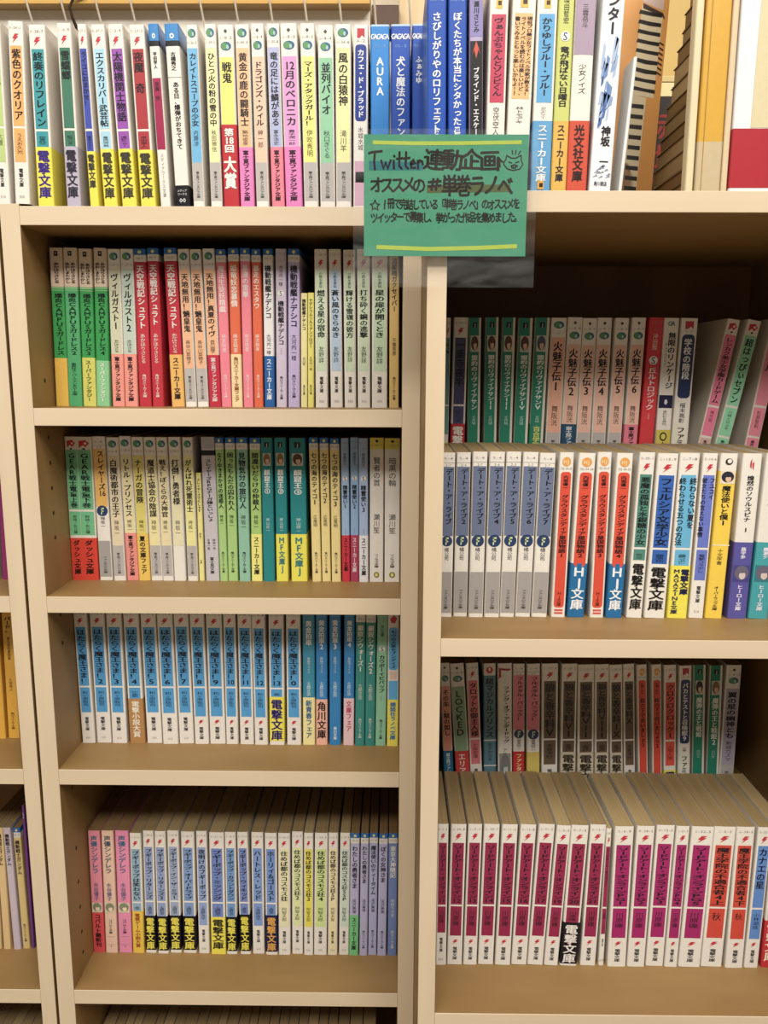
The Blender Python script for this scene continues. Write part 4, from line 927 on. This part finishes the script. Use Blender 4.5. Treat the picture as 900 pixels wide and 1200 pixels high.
# ------------------------------------------------------------ larger things standing on the right bookcase, behind the front row
zt = RZ[0]
def print_book(name, label, cat, loc, dims, cover, pages=True, rot=(0, 0, 0), group=None, gl=True):
    w, d, h = dims
    r = thing(name, label, cat, loc, group); r.rotation_euler = rot
    m = MB(); wrap(m, w, 0, 0, h, cover, 1.6, d); m.build('cover', M_GLOSS if gl else M_PRINT, r)
    if pages:
        q = MB(); q.box(-w/2 + .6, w/2 - .6, 2, d - 2, .6, h - 1); q.build('pages', M_PAGES, r)
    return r
# orange illustrated hardback, its cover turned to the room
r = thing('picture_book', 'orange picture book with cream and black striped shirt on cover', 'book', (545, -24, zt + 2.6))
r.rotation_euler = (math.radians(-3), math.radians(3.2), 0)
m = MB(); m.box(-36, 13, 0, 12, 0, 230, 'd8943c'); m.build('cover', M_PRINT, r)
m = MB(); m.box(-35, 12, 1.5, 10.5, -.8, 231); m.build('pages', M_PAGES, r)
m = MB()
m.poly([(-24, -.1, 94), (2, -.1, 92), (4, -.1, 160), (-20, -.1, 166)], 'd6c49c')
m.poly([(-24, -.1, 12), (-8, -.1, 12), (-6, -.1, 92), (-24, -.1, 94)], 'd6c49c')
m.poly([(-27, -.1, 0), (-12, -.1, 0), (-12, -.1, 26), (-20, -.1, 38), (-27, -.1, 38)], 'c8782c')
m.poly([(-20, -.1, 168), (4, -.1, 162), (4, -.1, 210), (-20, -.1, 212)], 'cdb0a0')
random.seed(2)
for k in range(9):
    z = 97 + k * 7.6
    m.poly([(-23, -.2, z + 1), (-10, -.2, z - .6 + random.uniform(-.5, .5)), (3, -.2, z - 1.5), (3, -.2, z + 1.6), (-9, -.2, z + 2.4), (-22, -.2, z + 4)], '1e1812')
for k in range(9):
    z = 16 + k * 8.4
    m.poly([(-22, -.2, z), (-8, -.2, z - .5), (-8, -.2, z + 3.0), (-22, -.2, z + 3.4)], '1e1812')
for k in range(7): m.poly([(3, -.2, 112 + k * 4), (8, -.2, 110 + k * 4), (8, -.2, 111.4 + k * 4), (3, -.2, 113.4 + k * 4)], '2e241a')
for k in range(3): ellipse(m, -14 + k * 6, 176 + k, .7, .7, '3a2c24', -.2, 6)
m.poly([(-19, -.2, 163), (4, -.2, 157), (6, -.2, 155), (6, -.2, 157), (4, -.2, 160), (-19, -.2, 167)], '3a2418')
m.v = [(p[0] * .75 + .0055, p[1], p[2]) for p in m.v]
for q in build_groups(m, 'lettering', M_PRINT, r): q.name = 'printed_drawing'; q['label'] = 'printed striped shirt drawing'
# white thin booklet leaning
r = print_book('booklet', 'thin white booklet leaning beside the blue mountain book', 'book', (510.3, -103, zt + .3), (2.6, 26, 96), 'e2e4e4', rot=(0, math.radians(4.0), 0))
# stack of paperbacks lying flat, their page edges to the left
random.seed(9)
z = zt; base_x = 628
for k in range(17):
    h = random.choice((11.5, 13, 14.5)); dp = 100 - 3.2 * k; wd = 40
    r = thing('paperback', 'brownish paperback lying flat with page edges out, %s from bottom of the pile' % ORD[k], 'book', (566 + k * 1.1 + random.uniform(-.8, .8) + wd / 2, -88, z + .05), 'flat pile of paperbacks on top of right bookcase')
    q = MB(); q.box(-wd/2 + .9, wd/2 - .8, .8, dp - 1, .7, h - .7); q.build('pages', random.choice((M_PAGES2, M_PAGES, M_PAGES3)), r)
    q = MB(); q.box(-wd/2, wd/2, 0, dp, 0, .65, '3c2a1c'); q.box(-wd/2, wd/2, 0, dp, h - .65, h, random.choice(('6a5038', '8c7456', '4a3424'))); q.box(wd/2 - .7, wd/2, 0, dp, .65, h - .65, 'b8986c'); q.build('cover', M_PRINT, r)
    z += h + .12
# books standing in front of the pile
print_book('booklet', 'thin cream booklet standing upright left of the yellow hardback', 'book', (562.6, -104, zt + .05), (6.2, 9, 240), 'e2d2a8')
r = print_book('hardback_book', 'tall yellow hardback with a beige band round its foot', 'book', (576.2, -105, zt + .05), (19, 14, 250), 'd8a41e')
m = MB(); wrap(m, 19, 0, 0.05, 36, 'c8b48c', 1.6, 13, .15); m.build('paper_band', M_GLOSS, r)
m = MB(); m.poly([(-5.6, -.3, 0.1), (-5.0, -.3, .1), (-5.0, -.3, 250), (-5.6, -.3, 250)], 'a8801c'); q = m.build('printed_line', M_GLOSS, r)
print_book('booklet', 'slim cream booklet between the yellow and the white hardback', 'book', (588.7, -105, zt + .05), (5.0, 14, 245), 'dcc49c')
r = print_book('hardback_book', 'thick glossy white hardback with a red band round its foot', 'book', (613, -106, zt + .05), (42, 14, 250), 'e9e8ea')
m = MB(); wrap(m, 42, 0, 2.6, 45, 'b4202e', 1.6, 13, .15); m.build('paper_band', M_GLOSS, r)
m = MB(); m.poly([(-8, -.3, 45.5), (20, -.3, 45.5), (20, -.3, 245), (-6, -.3, 245)], 'd8cba0')
m.tube([(14, -.35, 100), (14, -.35, 84)], .8, '3a3020', 4)
q = m.build('printed_field', M_GLOSS, r)
r = thing('hardback_book', 'dark grey book with red lettering standing behind the pile', 'book', (612, 76, zt + .05))
m = MB(); m.box(-28, 24, 0, 16, 0, 126, '3c3430'); m.build('cover', M_PRINT, r)
m = MB(); m.box(-27, 23, 1, 15, .8, 126.5); m.build('pages', M_PAGES2, r)
m = MB()
for q, (t, zz) in enumerate((('赤', 100), ('城', 70), ('記', 42))): put(m, t, -10, zz, 24, 26, 'a83420', -.2, .02)
build_groups(m, 'lettering', M_PRINT, r)
r = thing('storage_box', 'pale cream box far back on the right bookcase', 'box', (618, 110, zt + .05))
m = MB(); m.box(-30, 30, 0, 60, 0, 150, 'ecdca0'); bevel(m.build('box_body', M_MATTE, r), .8)
m = MB(); m.box(-30.6, 30.6, -.6, 60.6, 150.1, 156, 'd8c080'); bevel(m.build('lid', M_MATTE, r), .8)

m = MB(); m.box(-2600, 3000, -3600, 240, ZLOW - 80, ZLOW - 61)
o = m.build('floor', noise_mat('pale_shop_floor', 'a89880', 'b8a890', 3, (1, 1, 1), .4, .02), None); o['kind'] = 'structure'

# ------------------------------------------------------------ wall, upper shelf and wires behind the top row
M_WALL = noise_mat('cream_painted_wall', 'cfc3ae', 'd6cab6', 9, (1, 1, 1), .8, .05)
M_WALL2 = noise_mat('ochre_painted_wall', 'b89c60', 'c0a468', 9, (1, 1, 1), .8, .05)
M_OCHRE = noise_mat('ochre_shelf_edge', 'b48c44', 'c09850', 22, (.2, 1, 1), .6, .05)
M_WIRE = noise_mat('bright_wire', 'c4bcac', 'd8d0c0', 50, (1, 1, 1), .3, 0, .8)
M_GRAIN = noise_mat('pale_grained_post', 'b89c74', 'd8c4a0', 60, (1, 1, .06), .6, .1)
def structure(o): o['kind'] = 'structure'; return o
m = MB(); m.box(-460, R0 - .4, 204, 214, ZLOW - 60, 420); structure(m.build('wall_back', M_WALL, None))
m = MB(); m.box(R0, 1100, 205, 215, ZLOW - 60, 420); structure(m.build('wall_back_right', M_WALL2, None))
us = thing('wall_shelf', 'ochre-edged upper shelf board above the middle bookcase', 'shelf', (-60, 50, 187))
m = MB(); m.box(-390, 374, 1.2, 153, 0, 18); m.build('board', noise_mat('brown_underside', 'a08a68', 'ac9674', 14, (.2, 1, 1), .6), us)
m = MB(); m.box(-390, 374, -1, 1.0, 0, 30); m.build('edge_strip', M_OCHRE, us)
m = MB(); m.box(-390, 374, 13, 16, -36, -.1); m.build('back_strip', noise_mat('white_back_strip', 'd8d2c8', 'e4ded4', 14, (.2, 1, 1), .5), us)
for k in range(14):
    xx = 2 + 60 - 3 + (k - 1) * 31.9
    m = MB(); m.tube([(xx, -4, 3), (xx + .6, -1, -4), (xx + 1.6, 5, -15), (xx + 2.4, 11, -28)], 1.0, 'c8c0b0', 6)
    w_ = m.build('wire', M_WIRE, us)
    for p_ in w_.data.polygons: p_.use_smooth = True
m = MB(); m.tube([(112, -3, 6), (104, -5, 4), (99, -4, -4), (100, -1, -12), (103, 6, -24)], 1.6, '4a4438', 6); m.build('cable_hook', M_DARK, us)
up_ = thing('upright_post', 'pale grained wooden upright behind the blue paperbacks', 'post', (357, 128, 0))
m = MB(); m.box(-15.5, 15.5, 0, 30, .1, 400); bevel(m.build('post_body', M_GRAIN, up_), .8)
m = MB(); m.box(-43, -16, -10, 20, 192, 215); bevel(m.build('bracket', noise_mat('dark_brown_bracket', '3a2010', '4a2c18', 30), up_), .8)

bpy.data.objects.remove(_ob)
